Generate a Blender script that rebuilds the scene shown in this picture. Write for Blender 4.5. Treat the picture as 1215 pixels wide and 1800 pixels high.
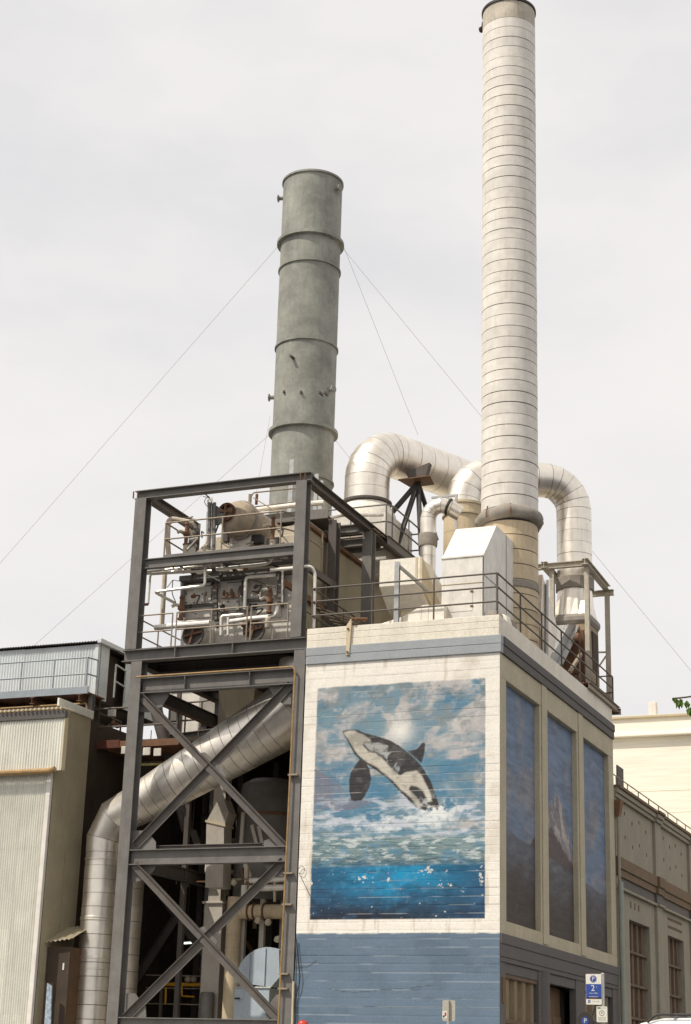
import bpy, math, random
import numpy as np
from mathutils import Vector, Matrix

random.seed(7); np.random.seed(7)
for o in list(bpy.data.objects): bpy.data.objects.remove(o)
scene = bpy.context.scene
C = scene.collection
rad = math.radians

# ------------------------------------------------------------------ camera
F_PX, W_PX, H_PX = 3001.0, 1215.0, 1800.0
YAW, PITCH, ROLL = rad(-22.774), rad(18.462), rad(1.733)
EYE = Vector((12.577, -40.325, 0.45))
_d = Vector((math.sin(YAW)*math.cos(PITCH), math.cos(YAW)*math.cos(PITCH), math.sin(PITCH)))
_r = Vector((math.cos(YAW), -math.sin(YAW), 0)); _u = _r.cross(_d)
_cr, _sr = math.cos(ROLL), math.sin(ROLL)
RIGHT = _cr*_r + _sr*_u; UP = -_sr*_r + _cr*_u; FWD = _d
cam_data = bpy.data.cameras.new('camera'); cam = bpy.data.objects.new('camera', cam_data); C.objects.link(cam)
cam_data.sensor_fit = 'VERTICAL'; cam_data.sensor_height = 36.0; cam_data.lens = 36.0*F_PX/H_PX
cam_data.clip_start = 0.1; cam_data.clip_end = 3000
m = Matrix((RIGHT, UP, -FWD)).transposed().to_4x4(); m.translation = EYE
cam.matrix_world = m; scene.camera = cam
scene.render.resolution_x, scene.render.resolution_y = 691, 1024

# ------------------------------------------------------------------ sky, sun, exposure
SUN_FROM = Vector((-1.0, -1.25, 2.1)).normalized()
elev = math.asin(SUN_FROM.z); azim = math.atan2(SUN_FROM.x, SUN_FROM.y)
world = bpy.data.worlds.new('World'); scene.world = world; world.use_nodes = True
wt = world.node_tree; wt.nodes.clear()
def wn(t): return wt.nodes.new(t)
sky = wn('ShaderNodeTexSky'); sky.sky_type = 'NISHITA'; sky.sun_disc = False
sky.sun_elevation = elev; sky.sun_rotation = azim; sky.air_density = 1.0; sky.dust_density = 2.0
bg1 = wn('ShaderNodeBackground'); bg1.inputs['Strength'].default_value = 0.12
wt.links.new(sky.outputs[0], bg1.inputs[0])
tc = wn('ShaderNodeTexCoord'); mp = wn('ShaderNodeMapping'); mp.inputs['Scale'].default_value = (1.0, 1.0, 2.2)
wt.links.new(tc.outputs['Generated'], mp.inputs[0])
nz = wn('ShaderNodeTexNoise'); nz.inputs['Scale'].default_value = 3.2; nz.inputs['Detail'].default_value = 7; nz.inputs['Roughness'].default_value = 0.55
wt.links.new(mp.outputs[0], nz.inputs['Vector'])
rp = wn('ShaderNodeValToRGB'); rp.color_ramp.elements[0].position = 0.32; rp.color_ramp.elements[1].position = 0.66
rp.color_ramp.elements[0].color = (0.855, 0.835, 0.83, 1); rp.color_ramp.elements[1].color = (0.93, 0.905, 0.88, 1)
wt.links.new(nz.outputs[0], rp.inputs[0])
bg2 = wn('ShaderNodeBackground'); bg2.inputs['Strength'].default_value = 1.0
wt.links.new(rp.outputs[0], bg2.inputs[0])
rp2 = wn('ShaderNodeValToRGB'); rp2.color_ramp.elements[0].position = 0.28; rp2.color_ramp.elements[1].position = 0.5
rp2.color_ramp.elements[0].color = (0.86,)*3+(1,); rp2.color_ramp.elements[1].color = (0.97,)*3+(1,)
wt.links.new(nz.outputs[0], rp2.inputs[0])
mx = wn('ShaderNodeMixShader'); wt.links.new(rp2.outputs[0], mx.inputs[0])
wt.links.new(bg1.outputs[0], mx.inputs[1]); wt.links.new(bg2.outputs[0], mx.inputs[2])
wo = wn('ShaderNodeOutputWorld'); wt.links.new(mx.outputs[0], wo.inputs[0])
sd = bpy.data.lights.new('sun', 'SUN'); sd.energy = 3.6; sd.angle = rad(0.6); sd.color = (1.0, 0.93, 0.82)
so = bpy.data.objects.new('sun', sd); C.objects.link(so); so.location = (-20, -25, 45)
so.rotation_euler = (-SUN_FROM).to_track_quat('-Z', 'Y').to_euler()
vs = scene.view_settings; vs.view_transform = 'Standard'; vs.look = 'None'; vs.exposure = 0.0; vs.gamma = 1.0; vs.use_curve_mapping = False

# ------------------------------------------------------------------ pixel -> place helpers (a pixel gives a direction, the plane the distance)
def ray(x, y): return RIGHT*((x-607.5)/F_PX) - UP*((y-900)/F_PX) + FWD
def on(x, y, ax, v):
    g = ray(x, y); return EYE + g*((v-EYE[ax])/g[ax])
def ax_(x, y, v): return on(x, y, 0, v)
def ay(x, y, v): return on(x, y, 1, v)
def az(x, y, v): return on(x, y, 2, v)
def z1(x, y): return (180+x/2.531, 780+y/2.531)
def zb(x, y): return (225+x/3.797, 980+y/3.797)
def z3(x, y): return (120+x/2.761, 1140+y/2.761)
def zd(x, y): return (220+x/4.05, 1500+y/4.05)

def lin(c):
    return tuple((v/255/12.92) if v/255 <= .04045 else ((v/255+.055)/1.055)**2.4 for v in c)

# ------------------------------------------------------------------ materials
def M(name, col, rough=.6, metal=0.0, var=.16, scale=2.5, bump=.15, bscale=30, streak=0.0, scol=(.16, .09, .045), attr=None, fine=.08, spec=.5, stretch=(1, 1, 1), objr=0.0):
    mt = bpy.data.materials.new(name); mt.use_nodes = True
    nt = mt.node_tree; b = nt.nodes['Principled BSDF']; L = nt.links.new
    def N(t): return nt.nodes.new(t)
    b.inputs['Roughness'].default_value = rough; b.inputs['Metallic'].default_value = metal
    b.inputs['Specular IOR Level'].default_value = spec
    g = N('ShaderNodeNewGeometry')
    mpn = N('ShaderNodeMapping'); mpn.inputs['Scale'].default_value = stretch; mpn.inputs['Rotation'].default_value = (.0, .0, .0) if stretch != (1, 1, 1) else (.5, .7, .4); mpn.inputs['Location'].default_value = (.37, .41, .53); L(g.outputs['Position'], mpn.inputs[0])
    n1 = N('ShaderNodeTexNoise'); n1.inputs['Scale'].default_value = scale; n1.inputs['Detail'].default_value = 6; n1.inputs['Roughness'].default_value = .62
    L(mpn.outputs[0], n1.inputs['Vector'])
    mr = N('ShaderNodeMapRange'); mr.inputs['From Min'].default_value = .3; mr.inputs['From Max'].default_value = .7
    mr.inputs['To Min'].default_value = 1-var; mr.inputs['To Max'].default_value = 1+var; L(n1.outputs[0], mr.inputs[0])
    n2 = N('ShaderNodeTexNoise'); n2.inputs['Scale'].default_value = bscale; n2.inputs['Detail'].default_value = 4; L(mpn.outputs[0], n2.inputs['Vector'])
    mr2 = N('ShaderNodeMapRange'); mr2.inputs['From Min'].default_value = .3; mr2.inputs['From Max'].default_value = .7
    mr2.inputs['To Min'].default_value = 1-fine; mr2.inputs['To Max'].default_value = 1+fine; L(n2.outputs[0], mr2.inputs[0])
    ml = N('ShaderNodeMath'); ml.operation = 'MULTIPLY'; L(mr.outputs[0], ml.inputs[0]); L(mr2.outputs[0], ml.inputs[1])
    if objr:
        oi = N('ShaderNodeObjectInfo'); mo = N('ShaderNodeMapRange'); mo.inputs['To Min'].default_value = 1-objr; mo.inputs['To Max'].default_value = 1+objr; L(oi.outputs['Random'], mo.inputs[0])
        ml2 = N('ShaderNodeMath'); ml2.operation = 'MULTIPLY'; L(ml.outputs[0], ml2.inputs[0]); L(mo.outputs[0], ml2.inputs[1]); ml = ml2
    vm = N('ShaderNodeVectorMath'); vm.operation = 'SCALE'
    if attr:
        at = N('ShaderNodeVertexColor'); at.layer_name = attr; L(at.outputs[0], vm.inputs[0])
    else: vm.inputs[0].default_value = col
    L(ml.outputs[0], vm.inputs['Scale'])
    out = vm.outputs[0]
    if streak:
        mp2 = N('ShaderNodeMapping'); mp2.inputs['Scale'].default_value = (5, 5, .55); mp2.inputs['Location'].default_value = (.37, .41, .53); mp2.inputs['Rotation'].default_value = (0, 0, .6); L(g.outputs['Position'], mp2.inputs[0])
        n3 = N('ShaderNodeTexNoise'); n3.inputs['Scale'].default_value = 1.6; n3.inputs['Detail'].default_value = 7; n3.inputs['Roughness'].default_value = .7; L(mp2.outputs[0], n3.inputs['Vector'])
        r3 = N('ShaderNodeMapRange'); r3.inputs['From Min'].default_value = .5; r3.inputs['From Max'].default_value = .78; r3.inputs['To Max'].default_value = streak; L(n3.outputs[0], r3.inputs[0])
        mi = N('ShaderNodeMix'); mi.data_type = 'RGBA'; L(r3.outputs[0], mi.inputs['Factor']); L(out, mi.inputs['A']); mi.inputs['B'].default_value = scol+(1,)
        out = mi.outputs['Result']
    L(out, b.inputs['Base Color'])
    rr = N('ShaderNodeMapRange'); rr.inputs['To Min'].default_value = max(.05, rough-.12); rr.inputs['To Max'].default_value = min(1, rough+.12)
    L(n1.outputs[0], rr.inputs[0]); L(rr.outputs[0], b.inputs['Roughness'])
    if bump:
        bp = N('ShaderNodeBump'); bp.inputs['Strength'].default_value = bump; bp.inputs['Distance'].default_value = .006
        ad = N('ShaderNodeMath'); ad.operation = 'ADD'; L(n1.outputs[0], ad.inputs[0]); L(n2.outputs[0], ad.inputs[1])
        L(ad.outputs[0], bp.inputs['Height']); L(bp.outputs[0], b.inputs['Normal'])
    return mt
def emit(name, col, s):
    mt = bpy.data.materials.new(name); mt.use_nodes = True; nt = mt.node_tree
    b = nt.nodes['Principled BSDF']; b.inputs['Base Color'].default_value = col+(1,)
    b.inputs['Emission Color'].default_value = col+(1,); b.inputs['Emission Strength'].default_value = s
    return mt
m_paint = M('painted_concrete', (1, 1, 1), .75, attr='paint', var=.06, scale=1.3, bump=.35, bscale=22, fine=.07, spec=.25)
m_cream = M('shaded_cream_concrete', lin((184, 174, 150)), .8, var=.1, scale=1.1, bump=.3, bscale=18, streak=.35, scol=(.3, .22, .12), spec=.25)  # tan street-side cream; its darker tone also carries that side's shade
m_coping = M('weathered_coping', lin((230, 222, 206)), .8, var=.1, scale=1.5, bump=.3, bscale=18, streak=.3, scol=(.36, .25, .12), spec=.25)
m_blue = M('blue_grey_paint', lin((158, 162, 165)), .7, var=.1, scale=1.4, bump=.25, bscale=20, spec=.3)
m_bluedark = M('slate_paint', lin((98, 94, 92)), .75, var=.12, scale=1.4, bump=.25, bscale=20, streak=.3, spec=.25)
m_roof = M('roof_felt', (.16, .15, .14), .9)
m_steel = M('grey_steel_paint', lin((116, 113, 109)), .55, var=.18, scale=2.2, bump=.12, streak=.4, scol=(.12, .065, .03), spec=.35)
m_steeld = M('dark_steel_paint', lin((92, 86, 82)), .6, var=.2, scale=1.8, streak=.45, scol=(.11, .055, .025), spec=.3)
m_brace = M('brace_steel_paint', lin((100, 95, 90)), .6, var=.2, scale=2.2, streak=.45, scol=(.11, .055, .025), spec=.3)
m_rusty = M('rusty_steel', (.17, .085, .045), .8, var=.3, scale=4, streak=.5, scol=(.28, .11, .04))
m_pale = M('pale_weathered_steel', lin((188, 180, 164)), .6, var=.15, scale=3, streak=.45, scol=(.2, .12, .06))
m_rail = M('dark_handrail_paint', lin((88, 80, 72)), .6, var=.2, scale=5, streak=.3)
m_galv = M('galvanised_rail', lin((172, 172, 170)), .45, .55, var=.12, scale=6, bump=.05)
m_rusrail = M('weathered_handrail', lin((150, 136, 118)), .6, .2, var=.2, scale=6, streak=.35)
m_alu = M('aluminium_cladding', (.87, .81, .72), .38, .86, var=.1, scale=1.4, bump=.7, bscale=3.0, fine=.06, objr=.05, streak=.35, scol=(.5, .42, .32))
m_alud = M('dull_aluminium_cladding', (.7, .63, .54), .45, .7, var=.14, scale=1.6, bump=.18, bscale=3.5, fine=.06, streak=.4, scol=(.36, .27, .18))
m_alup = M('pipe_lagging', (.86, .82, .74), .42, .6, var=.12, scale=4, bump=.08, bscale=25, streak=.3, scol=(.4, .32, .22))
m_seam = M('dark_seam', (.09, .07, .055), .8)
m_white = M('white_stack_paint', lin((226, 220, 211)), .6, var=.08, scale=1.2, bump=.6, bscale=4, objr=.045, streak=.42, scol=(.5, .42, .32), spec=.3)
m_topstk = M('sooty_stack_top', lin((196, 186, 170)), .7, var=.22, scale=1.6, bump=.5, bscale=5, streak=.6, scol=(.16, .13, .11), spec=.3)
m_tanstk = M('stained_stack_paint', lin((204, 186, 156)), .65, objr=.05, var=.16, scale=1.5, streak=.55, scol=(.36, .23, .1), spec=.3)
m_lag = M('grey_cloth_lagging', lin((150, 142, 132)), .9, var=.15, scale=4, bump=.5, bscale=9)
m_wrap = M('white_wrap', lin((236, 230, 216)), .7, var=.08, scale=3, bump=1.0, bscale=7, streak=.18, scol=(.5, .42, .3))
m_hood = M('hood_sheet', lin((226, 221, 212)), .5, .1, var=.1, scale=1.6, bump=1.0, bscale=3.5, streak=.42, scol=(.4, .32, .2))
m_tan = M('tan_sheet', lin((205, 190, 160)), .6, var=.1, scale=2, streak=.3, scol=(.34, .22, .1))
m_gstk = M('weathered_grey_stack', lin((150, 150, 141)), .75, var=.34, scale=1.0, bump=.2, bscale=9, streak=.6, scol=lin((122, 121, 113)), spec=.3)
m_casing = M('boiler_casing', lin((212, 207, 197)), .55, .0, var=.15, scale=3, streak=.4, scol=(.17, .1, .05))
m_white_cas = M('pale_boiler_lagging', lin((200, 188, 168)), .7, var=.14, scale=3, bump=.4, bscale=8, streak=.35, scol=(.3, .2, .12))
m_drum = M('stained_drum_lagging', lin((168, 152, 132)), .7, var=.25, scale=3.5, bump=.6, bscale=6, streak=.55, scol=(.16, .09, .05))
m_corr = M('zinc_corrugated', lin((224, 222, 210)), .5, .0, objr=.05, var=.08, scale=1.0, bump=.05, streak=.35, scol=lin((150, 138, 110)))
m_corrb = M('bluish_corrugated', lin((212, 218, 219)), .5, .0, objr=.04, var=.08, scale=1.2, bump=.05)
m_corrt = M('tan_corrugated', lin((158, 147, 122)), .65, objr=.05, var=.1, scale=1.2, bump=.05, streak=.3, scol=(.25, .18, .1))
m_dark = M('shade_dark_sheet', (.06, .042, .028), .9, var=.3, scale=2)  # near-black brown puts the shade of hall interiors, openings and backings into colour
m_black = M('black_steel', (.03, .025, .022), .6, var=.2)
m_beige = M('beige_render', lin((152, 145, 130)), .85, var=.1, scale=1.4, bump=.35, bscale=22, streak=.25, scol=(.2, .15, .09), spec=.2)
m_brown = M('brown_cornice', lin((112, 92, 70)), .85, var=.2, scale=3, streak=.3)
m_brownsheet = M('stained_brown_sheet', lin((150, 130, 104)), .65, .1, var=.25, scale=3, streak=.6, scol=(.14, .07, .035))
m_window = M('rusty_window_bar', lin((100, 80, 62)), .8, var=.25, scale=5)
m_glass = M('dim_glass', (.03, .022, .016), .25, var=.3, scale=3, bump=0, spec=.5)
m_slat = M('tan_slat', lin((124, 108, 82)), .8, var=.15, scale=3)
m_bigcream = M('far_cream_brick', lin((250, 243, 226)), .85, var=.035, scale=.35, bump=.1, bscale=3, stretch=(.2, .2, 3.5), spec=.2)
m_bluefan = M('pale_blue_fan_paint', lin((178, 190, 200)), .5, var=.08, scale=3, streak=.15)
m_colpale = M('pale_column_paint', lin((186, 178, 166)), .6, var=.1, scale=3, streak=.3)
m_yellow = M('yellow_pipe_paint', lin((190, 140, 20)), .5, var=.2, scale=6)
m_rust_pipe = M('ochre_conduit', lin((158, 128, 86)), .6, .2, var=.25, scale=6)
m_asphalt = M('asphalt', (.05, .05, .052), .9, var=.2, scale=1.2, bump=.4, bscale=50)
m_pave = M('concrete_pavement', (.32, .31, .29), .9, var=.12, scale=1.2, bump=.2, bscale=40)
m_leaf = M('leaf', (.1, .17, .03), .5, var=.45, scale=7, bump=0, spec=.3)
m_bark = M('bark', (.1, .075, .05), .9, var=.3, scale=10, bump=.6)
m_green = M('greyish_drainpipe', lin((150, 154, 142)), .6, var=.12)
m_door = M('brown_door', lin((104, 80, 56)), .8, var=.2, scale=3)
m_bluerail = M('grey_blue_rail', lin((150, 158, 164)), .5, var=.1, scale=5)
m_sgnw = M('sign_white', lin((222, 218, 206)), .45, var=.03, bump=0)
m_sgnb = M('sign_blue', lin((44, 74, 150)), .45, var=.03, bump=0)
m_sgng = M('sign_green', lin((40, 110, 70)), .45, var=.03, bump=0)
m_sgnk = M('sign_black', (.02, .02, .02), .45, var=.03, bump=0)
m_sgnr = M('sign_red', lin((170, 40, 25)), .45, var=.03, bump=0)
m_sgnalu = M('sign_back_aluminium', lin((188, 182, 168)), .5, .35, var=.06, scale=8, bump=.03)
m_carw = M('white_car_paint', (.82, .81, .79), .18, var=.02, bump=0)
m_carg = M('car_glass', (.015, .017, .02), .08, var=.02, bump=0)
m_tyre = M('tyre_rubber', (.02, .02, .02), .85)
m_red = M('red_helmet', lin((196, 62, 48)), .3, var=.04, bump=0)
m_brick = M('redbrown_sheet', lin((96, 52, 36)), .8, var=.3, scale=3, streak=.4)
m_tubey = M('pale_yellow_tube', lin((205, 198, 130)), .4, var=.1)
m_lamp1 = emit('yellow_tube_light', (.85, .8, .12), 1.6)
m_lamp2 = emit('white_tube_light', (.8, .95, .75), 1.8)

# ------------------------------------------------------------------ mesh builder
class MB:
    def __init__(s): s.v = []; s.f = []
    def add(s, vs, fs):
        n = len(s.v); s.v += [Vector(v) for v in vs]; s.f += [tuple(i+n for i in f) for f in fs]; return s
    def box(s, a, b):
        x0, x1 = sorted((a[0], b[0])); y0, y1 = sorted((a[1], b[1])); z0, z1_ = sorted((a[2], b[2]))
        return s.add([(x0, y0, z0), (x1, y0, z0), (x1, y1, z0), (x0, y1, z0), (x0, y0, z1_), (x1, y0, z1_), (x1, y1, z1_), (x0, y1, z1_)],
              [(0, 3, 2, 1), (4, 5, 6, 7), (0, 1, 5, 4), (1, 2, 6, 5), (2, 3, 7, 6), (3, 0, 4, 7)])
    def bbox(s, a, b, e=.012):   # box with chamfered edges (vertical + horizontal) via octagon extrude
        x0, x1 = sorted((a[0], b[0])); y0, y1 = sorted((a[1], b[1])); za, zb_ = sorted((a[2], b[2]))
        e = min(e, (x1-x0)/3, (y1-y0)/3, (zb_-za)/3)
        def ring(z, i): return [(x0+i, y0+e, z), (x0+e, y0+i, z), (x1-e, y0+i, z), (x1-i, y0+e, z), (x1-i, y1-e, z), (x1-e, y1-i, z), (x0+e, y1-i, z), (x0+i, y1-e, z)]
        vs = ring(za, e*.6)+ring(za+e, 0)+ring(zb_-e, 0)+ring(zb_, e*.6); fs = []
        for k in range(3):
            for i in range(8): fs.append((k*8+i, k*8+(i+1) % 8, k*8+8+(i+1) % 8, k*8+8+i))
        fs += [tuple(range(7, -1, -1)), tuple(range(24, 32))]
        return s.add(vs, fs)
    def prism(s, pts, vec):      # planar polygon extruded by vec
        n = len(pts); vec = Vector(vec); pts = [Vector(p) for p in pts]
        return s.add(pts+[p+vec for p in pts], [tuple(range(n-1, -1, -1)), tuple(range(n, 2*n))]+[(i, (i+1) % n, n+(i+1) % n, n+i) for i in range(n)])
    def hull8(s, a, b):          # two quads joined
        return s.add(list(a)+list(b), [(3, 2, 1, 0), (4, 5, 6, 7), (0, 1, 5, 4), (1, 2, 6, 5), (2, 3, 7, 6), (3, 0, 4, 7)])
    def section(s, p0, p1, prof, up):  # extrude 2-D profile (a,b) along p0->p1; b along up
        p0, p1 = Vector(p0), Vector(p1); t = (p1-p0).normalized(); up = Vector(up); up = (up-t*up.dot(t)).normalized(); sd_ = t.cross(up)
        n = len(prof); vs = [p+sd_*a+up*b for p in (p0, p1) for a, b in prof]
        return s.add(vs, [tuple(range(n-1, -1, -1)), tuple(range(n, 2*n))]+[(i, (i+1) % n, n+(i+1) % n, n+i) for i in range(n)])
    def ibeam(s, p0, p1, w=.25, h=.3, tf=.022, tw=.016, up=(0, 0, 1)):
        a, b = w/2, h/2
        n0 = len(s.v)
        pr = [(-a, -b), (a, -b), (a, -b+tf), (tw/2, -b+tf), (tw/2, b-tf), (a, b-tf), (a, b), (-a, b), (-a, b-tf), (-tw/2, b-tf), (-tw/2, -b+tf), (-a, -b+tf)]
        p0, p1 = Vector(p0), Vector(p1); t = (p1-p0).normalized(); up = Vector(up); up = (up-t*up.dot(t)).normalized(); sd_ = t.cross(up)
        vs = [p+sd_*x+up*y for p in (p0, p1) for x, y in pr]; n = 12
        fs = [(i, (i+1) % n, n+(i+1) % n, n+i) for i in range(n)]
        for o, rev in ((0, 1), (12, 0)):
            for q in ((0, 1, 2, 11), (11, 2, 3, 10), (10, 3, 4, 9), (9, 4, 5, 8), (8, 5, 6, 7)):
                q = tuple(o+i for i in q); fs.append(q[::-1] if rev else q)
        return s.add(vs, fs)
    def bar(s, p0, p1, w, h, up=(0, 0, 1)):
        a, b = w/2, h/2; return s.section(p0, p1, [(-a, -b), (a, -b), (a, b), (-a, b)], up)
    def angle(s, p0, p1, w=.12, t=.014, up=(0, 0, 1), flip=1):
        f = flip; pr = [(0, 0), (w*f, 0), (w*f, t), (t*f, t), (t*f, w), (0, w)]
        return s.section(p0, p1, pr if f > 0 else pr[::-1], up)
    def tube(s, pts, r, n=10, caps=True):
        pts = [Vector(p) for p in pts]; m_ = len(pts); rs = r if isinstance(r, (list, tuple)) else [r]*m_
        T = [(pts[i+1]-pts[i]).normalized() for i in range(m_-1)]
        ref = Vector((0, 0, 1)) if abs(T[0].z) < .9 else Vector((0, 1, 0))
        u = (ref-T[0]*ref.dot(T[0])).normalized(); vs = []
        for i in range(m_):
            if i == 0: nrm = T[0]; tt = T[0]
            elif i == m_-1: nrm = T[-1]; tt = T[-1]
            else: nrm = (T[i-1]+T[i]).normalized(); tt = T[i-1]
            u = (u-tt*u.dot(tt)).normalized(); w = tt.cross(u)
            for k in range(n):
                a = 2*math.pi*k/n; q = (u*math.cos(a)+w*math.sin(a))*rs[i]
                q = q - tt*(q.dot(nrm)/max(.3, tt.dot(nrm)))
                vs.append(pts[i]+q)
            if 0 < i < m_-1:
                tt = T[i]; u = (u-tt*u.dot(tt)).normalized()
        fs = [(i*n+k, i*n+(k+1) % n, (i+1)*n+(k+1) % n, (i+1)*n+k) for i in range(m_-1) for k in range(n)]
        if caps: fs += [tuple(range(n-1, -1, -1)), tuple((m_-1)*n+k for k in range(n))]
        return s.add(vs, fs)
    def lathe(s, prof, base, axis=(0, 0, 1), n=32, cap0=True, cap1=True):   # prof list of (r, h)
        t = Vector(axis).normalized(); ref = Vector((0, 0, 1)) if abs(t.z) < .9 else Vector((0, -1, 0))
        u = (ref-t*ref.dot(t)).normalized(); w = t.cross(u); base = Vector(base); vs = []
        for r, h in prof:
            for k in range(n):
                a = 2*math.pi*k/n; vs.append(base+t*h+(u*math.cos(a)+w*math.sin(a))*r)
        m_ = len(prof); fs = [(i*n+k, i*n+(k+1) % n, (i+1)*n+(k+1) % n, (i+1)*n+k) for i in range(m_-1) for k in range(n)]
        if cap0: fs.append(tuple(range(n-1, -1, -1)))
        if cap1: fs.append(tuple((m_-1)*n+k for k in range(n)))
        return s.add(vs, fs)
    def build(s, name, mat, parent=None, smooth=False, base=None, kind=None):
        off = Vector(OFF.get(parent.name, (0, 0, 0))) if parent else Vector(base or (0, 0, 0))
        me = bpy.data.meshes.new(name); me.from_pydata([v-off for v in s.v], [], s.f)
        me.materials.append(mat)
        if smooth:
            me.polygons.foreach_set('use_smooth', [True]*len(me.polygons))
            try: me.set_sharp_from_angle(angle=rad(35))
            except Exception: pass
        me.update(); o = bpy.data.objects.new(name, me); C.objects.link(o)
        if parent: o.parent = parent
        else: o.location = off
        OFF[o.name] = tuple(off)
        if kind: o['kind'] = kind
        return o
OFF = {}
def thing(name, label, cat, base, group=None):
    o = bpy.data.objects.new(name, None); o.empty_display_size = .2; C.objects.link(o); o.location = base; OFF[o.name] = tuple(base)
    o['label'] = label; o['category'] = cat
    if group: o['group'] = group
    return o
def tag(o, label, cat, group=None):
    o['label'] = label; o['category'] = cat
    if group: o['group'] = group
    return o
def struct(o): o['kind'] = 'structure'; return o
def fillet(pts, r, k=5):
    pts = [Vector(p) for p in pts]; out = [pts[0]]
    for i in range(1, len(pts)-1):
        a, b, c = pts[i-1], pts[i], pts[i+1]; d1 = (a-b); d2 = (c-b); l = min(r, d1.length*.45, d2.length*.45)
        p, q = b+d1.normalized()*l, b+d2.normalized()*l
        for j in range(k+1):
            t = j/k; out.append(p*(1-t)**2+b*(2*t*(1-t))+q*t*t)
    out.append(pts[-1]); return out
def pipe(parent, pts, r, mat, name='pipe', fr=None, n=10):
    return MB().tube(fillet(pts, fr if fr is not None else r*2.2) if len(pts) > 2 else pts, r, n).build(name, mat, parent, smooth=True)
def subdivide(pts, step, rs=None):
    out = [Vector(pts[0])]; ro = [rs[0]] if rs else None
    for i in range(len(pts)-1):
        a, b = Vector(pts[i]), Vector(pts[i+1]); k = max(1, round((b-a).length/step))
        for j in range(1, k+1):
            out.append(a.lerp(b, j/k))
            if rs: ro.append(rs[i]+(rs[i+1]-rs[i])*j/k)
    return (out, ro) if rs else out
def duct(parent, pts, rs, mat, n=36, gap0=.011, name='duct_section', smat=None):
    """Every cladding section its own mesh with an open dark joint between neighbours."""
    pts = [Vector(p) for p in pts]; m_ = len(pts); rs = rs if isinstance(rs, (list, tuple)) else [rs]*m_
    MB().tube(pts, [r-.02 for r in rs], 24).build('liner', smat or m_seam, parent, smooth=True)
    tmp = MB().tube(pts, list(rs), n, caps=False); R = [tmp.v[i*n:(i+1)*n] for i in range(m_)]
    for i in range(m_-1):
        gap = gap0*random.uniform(.55, 1.25); j = random.uniform(-.004, .004); c = (pts[i]+pts[i+1])/2
        b = MB(); A = []; B = []
        for k in range(n):
            e = R[i+1][k]-R[i][k]; L_ = e.length
            p = R[i][k]+e*(gap/L_) if L_ > 3*gap else R[i][k]+e*.25; q = R[i+1][k]-e*(gap*.3/L_) if L_ > 3*gap else R[i+1][k]-e*.1
            if j: p = p+(p-pts[i]).normalized()*j; q = q+(q-pts[i+1]).normalized()*j
            A.append(p); B.append(q)
        vi = [a-(a-pts[i]).normalized()*.02 for a in A]; vo = [a-(a-pts[i+1]).normalized()*.02 for a in B]
        vs = vi+A+B+vo; fs = [(t*n+k, t*n+(k+1) % n, (t+1)*n+(k+1) % n, (t+1)*n+k) for t in range(3) for k in range(n)]
        b.add(vs, fs).build(name, mat, parent, smooth=True)
def arc3(center, u, v, R, a0, a1, k):
    u, v = Vector(u), Vector(v); return [Vector(center)+(u*math.cos(a0+(a1-a0)*i/k)+v*math.sin(a0+(a1-a0)*i/k))*R for i in range(k+1)]
def railing(name, label, pts, h, levels, spacing, mat, r=.022, group=None, pr=None, posts=None):
    pts = [Vector(p) for p in pts]; t = thing(name, label, 'railing', pts[0], group)
    for lv in levels:
        MB().tube([p+Vector((0, 0, h*lv)) for p in pts], r, 8).build('rail', mat, t, smooth=True)
    P = []
    for i in range(len(pts)-1):
        a, b = pts[i], pts[i+1]; k = max(1, round((b-a).length/spacing))
        P += [a.lerp(b, j/k) for j in range(k)]
    P.append(pts[-1])
    for p in (posts or P):
        p = Vector(p); MB().tube([p, p+Vector((0, 0, h*max(levels)))], pr or r, 8).build('post', mat, t, smooth=True)
    return t
def corr(parent, origin, du, length, height, mat, pitch=.07, amp=.012, nrm=(0, -1, 0), name='corrugated_sheet', sheet=.72, rows=None):
    """Corrugated sheets, each a mesh of its own, lapped and slightly uneven."""
    du = Vector(du).normalized(); nr = Vector(nrm); o = Vector(origin); rows = rows or [height]; z = 0
    for hr in rows:
        s = 0.0
        while s < length-.01:
            w = min(sheet, length-s); k = max(4, int(w/pitch*6)); vs = []; j = random.uniform(0, .008); tz = random.uniform(-.006, .006)
            for i in range(k+1):
                q = s+w*i/k; c = nr*(amp*math.cos(2*math.pi*q/pitch)+j)
                vs += [o+du*q+c+Vector((0, 0, z-.03)), o+du*q+c+Vector((0, 0, z+hr+tz))]
            MB().add(vs, [(2*i, 2*i+2, 2*i+3, 2*i+1) for i in range(k)]).build(name, mat, parent, smooth=True)
            s += w
        z += hr
V = Vector

# ------------------------------------------------------------------ ground
def gz(y): return 0.0 if y > -14 else (-1.15 if y < -38 else -1.15*(-14-y)/24)
ys = [900, 60, 20, 0, -6, -14, -20, -26, -32, -38, -60, -700]; xs = [-900, -60, -20, 0, 20, 60, 900]
g = MB(); vs = [(x, y, gz(y)) for y in ys for x in xs]; nx = len(xs)
g.add(vs, [(j*nx+i, (j+1)*nx+i, (j+1)*nx+i+1, j*nx+i+1) for j in range(len(ys)-1) for i in range(nx-1)])
struct(g.build('ground', m_asphalt))
struct(MB().bbox((-60, -5.6, -.05), (0, 60, .13), .02).build('pavement', m_pave))
struct(MB().bbox((.004, -5.6, -.05), (3.9, 60, .13), .02).build('pavement', m_pave))
struct(MB().add([(-60, -5.61, -.04), (3.9, -5.61, -.04), (3.9, -5.75, -.04), (-60, -5.75, -.04), (-60, -5.61, .134), (3.9, -5.61, .134), (3.9, -5.75, .13), (-60, -5.75, .13)],
      [(0, 1, 2, 3), (4, 7, 6, 5), (0, 4, 5, 1), (2, 6, 7, 3), (1, 5, 6, 2), (0, 3, 7, 4)]).build('kerb', m_pave))
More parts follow.
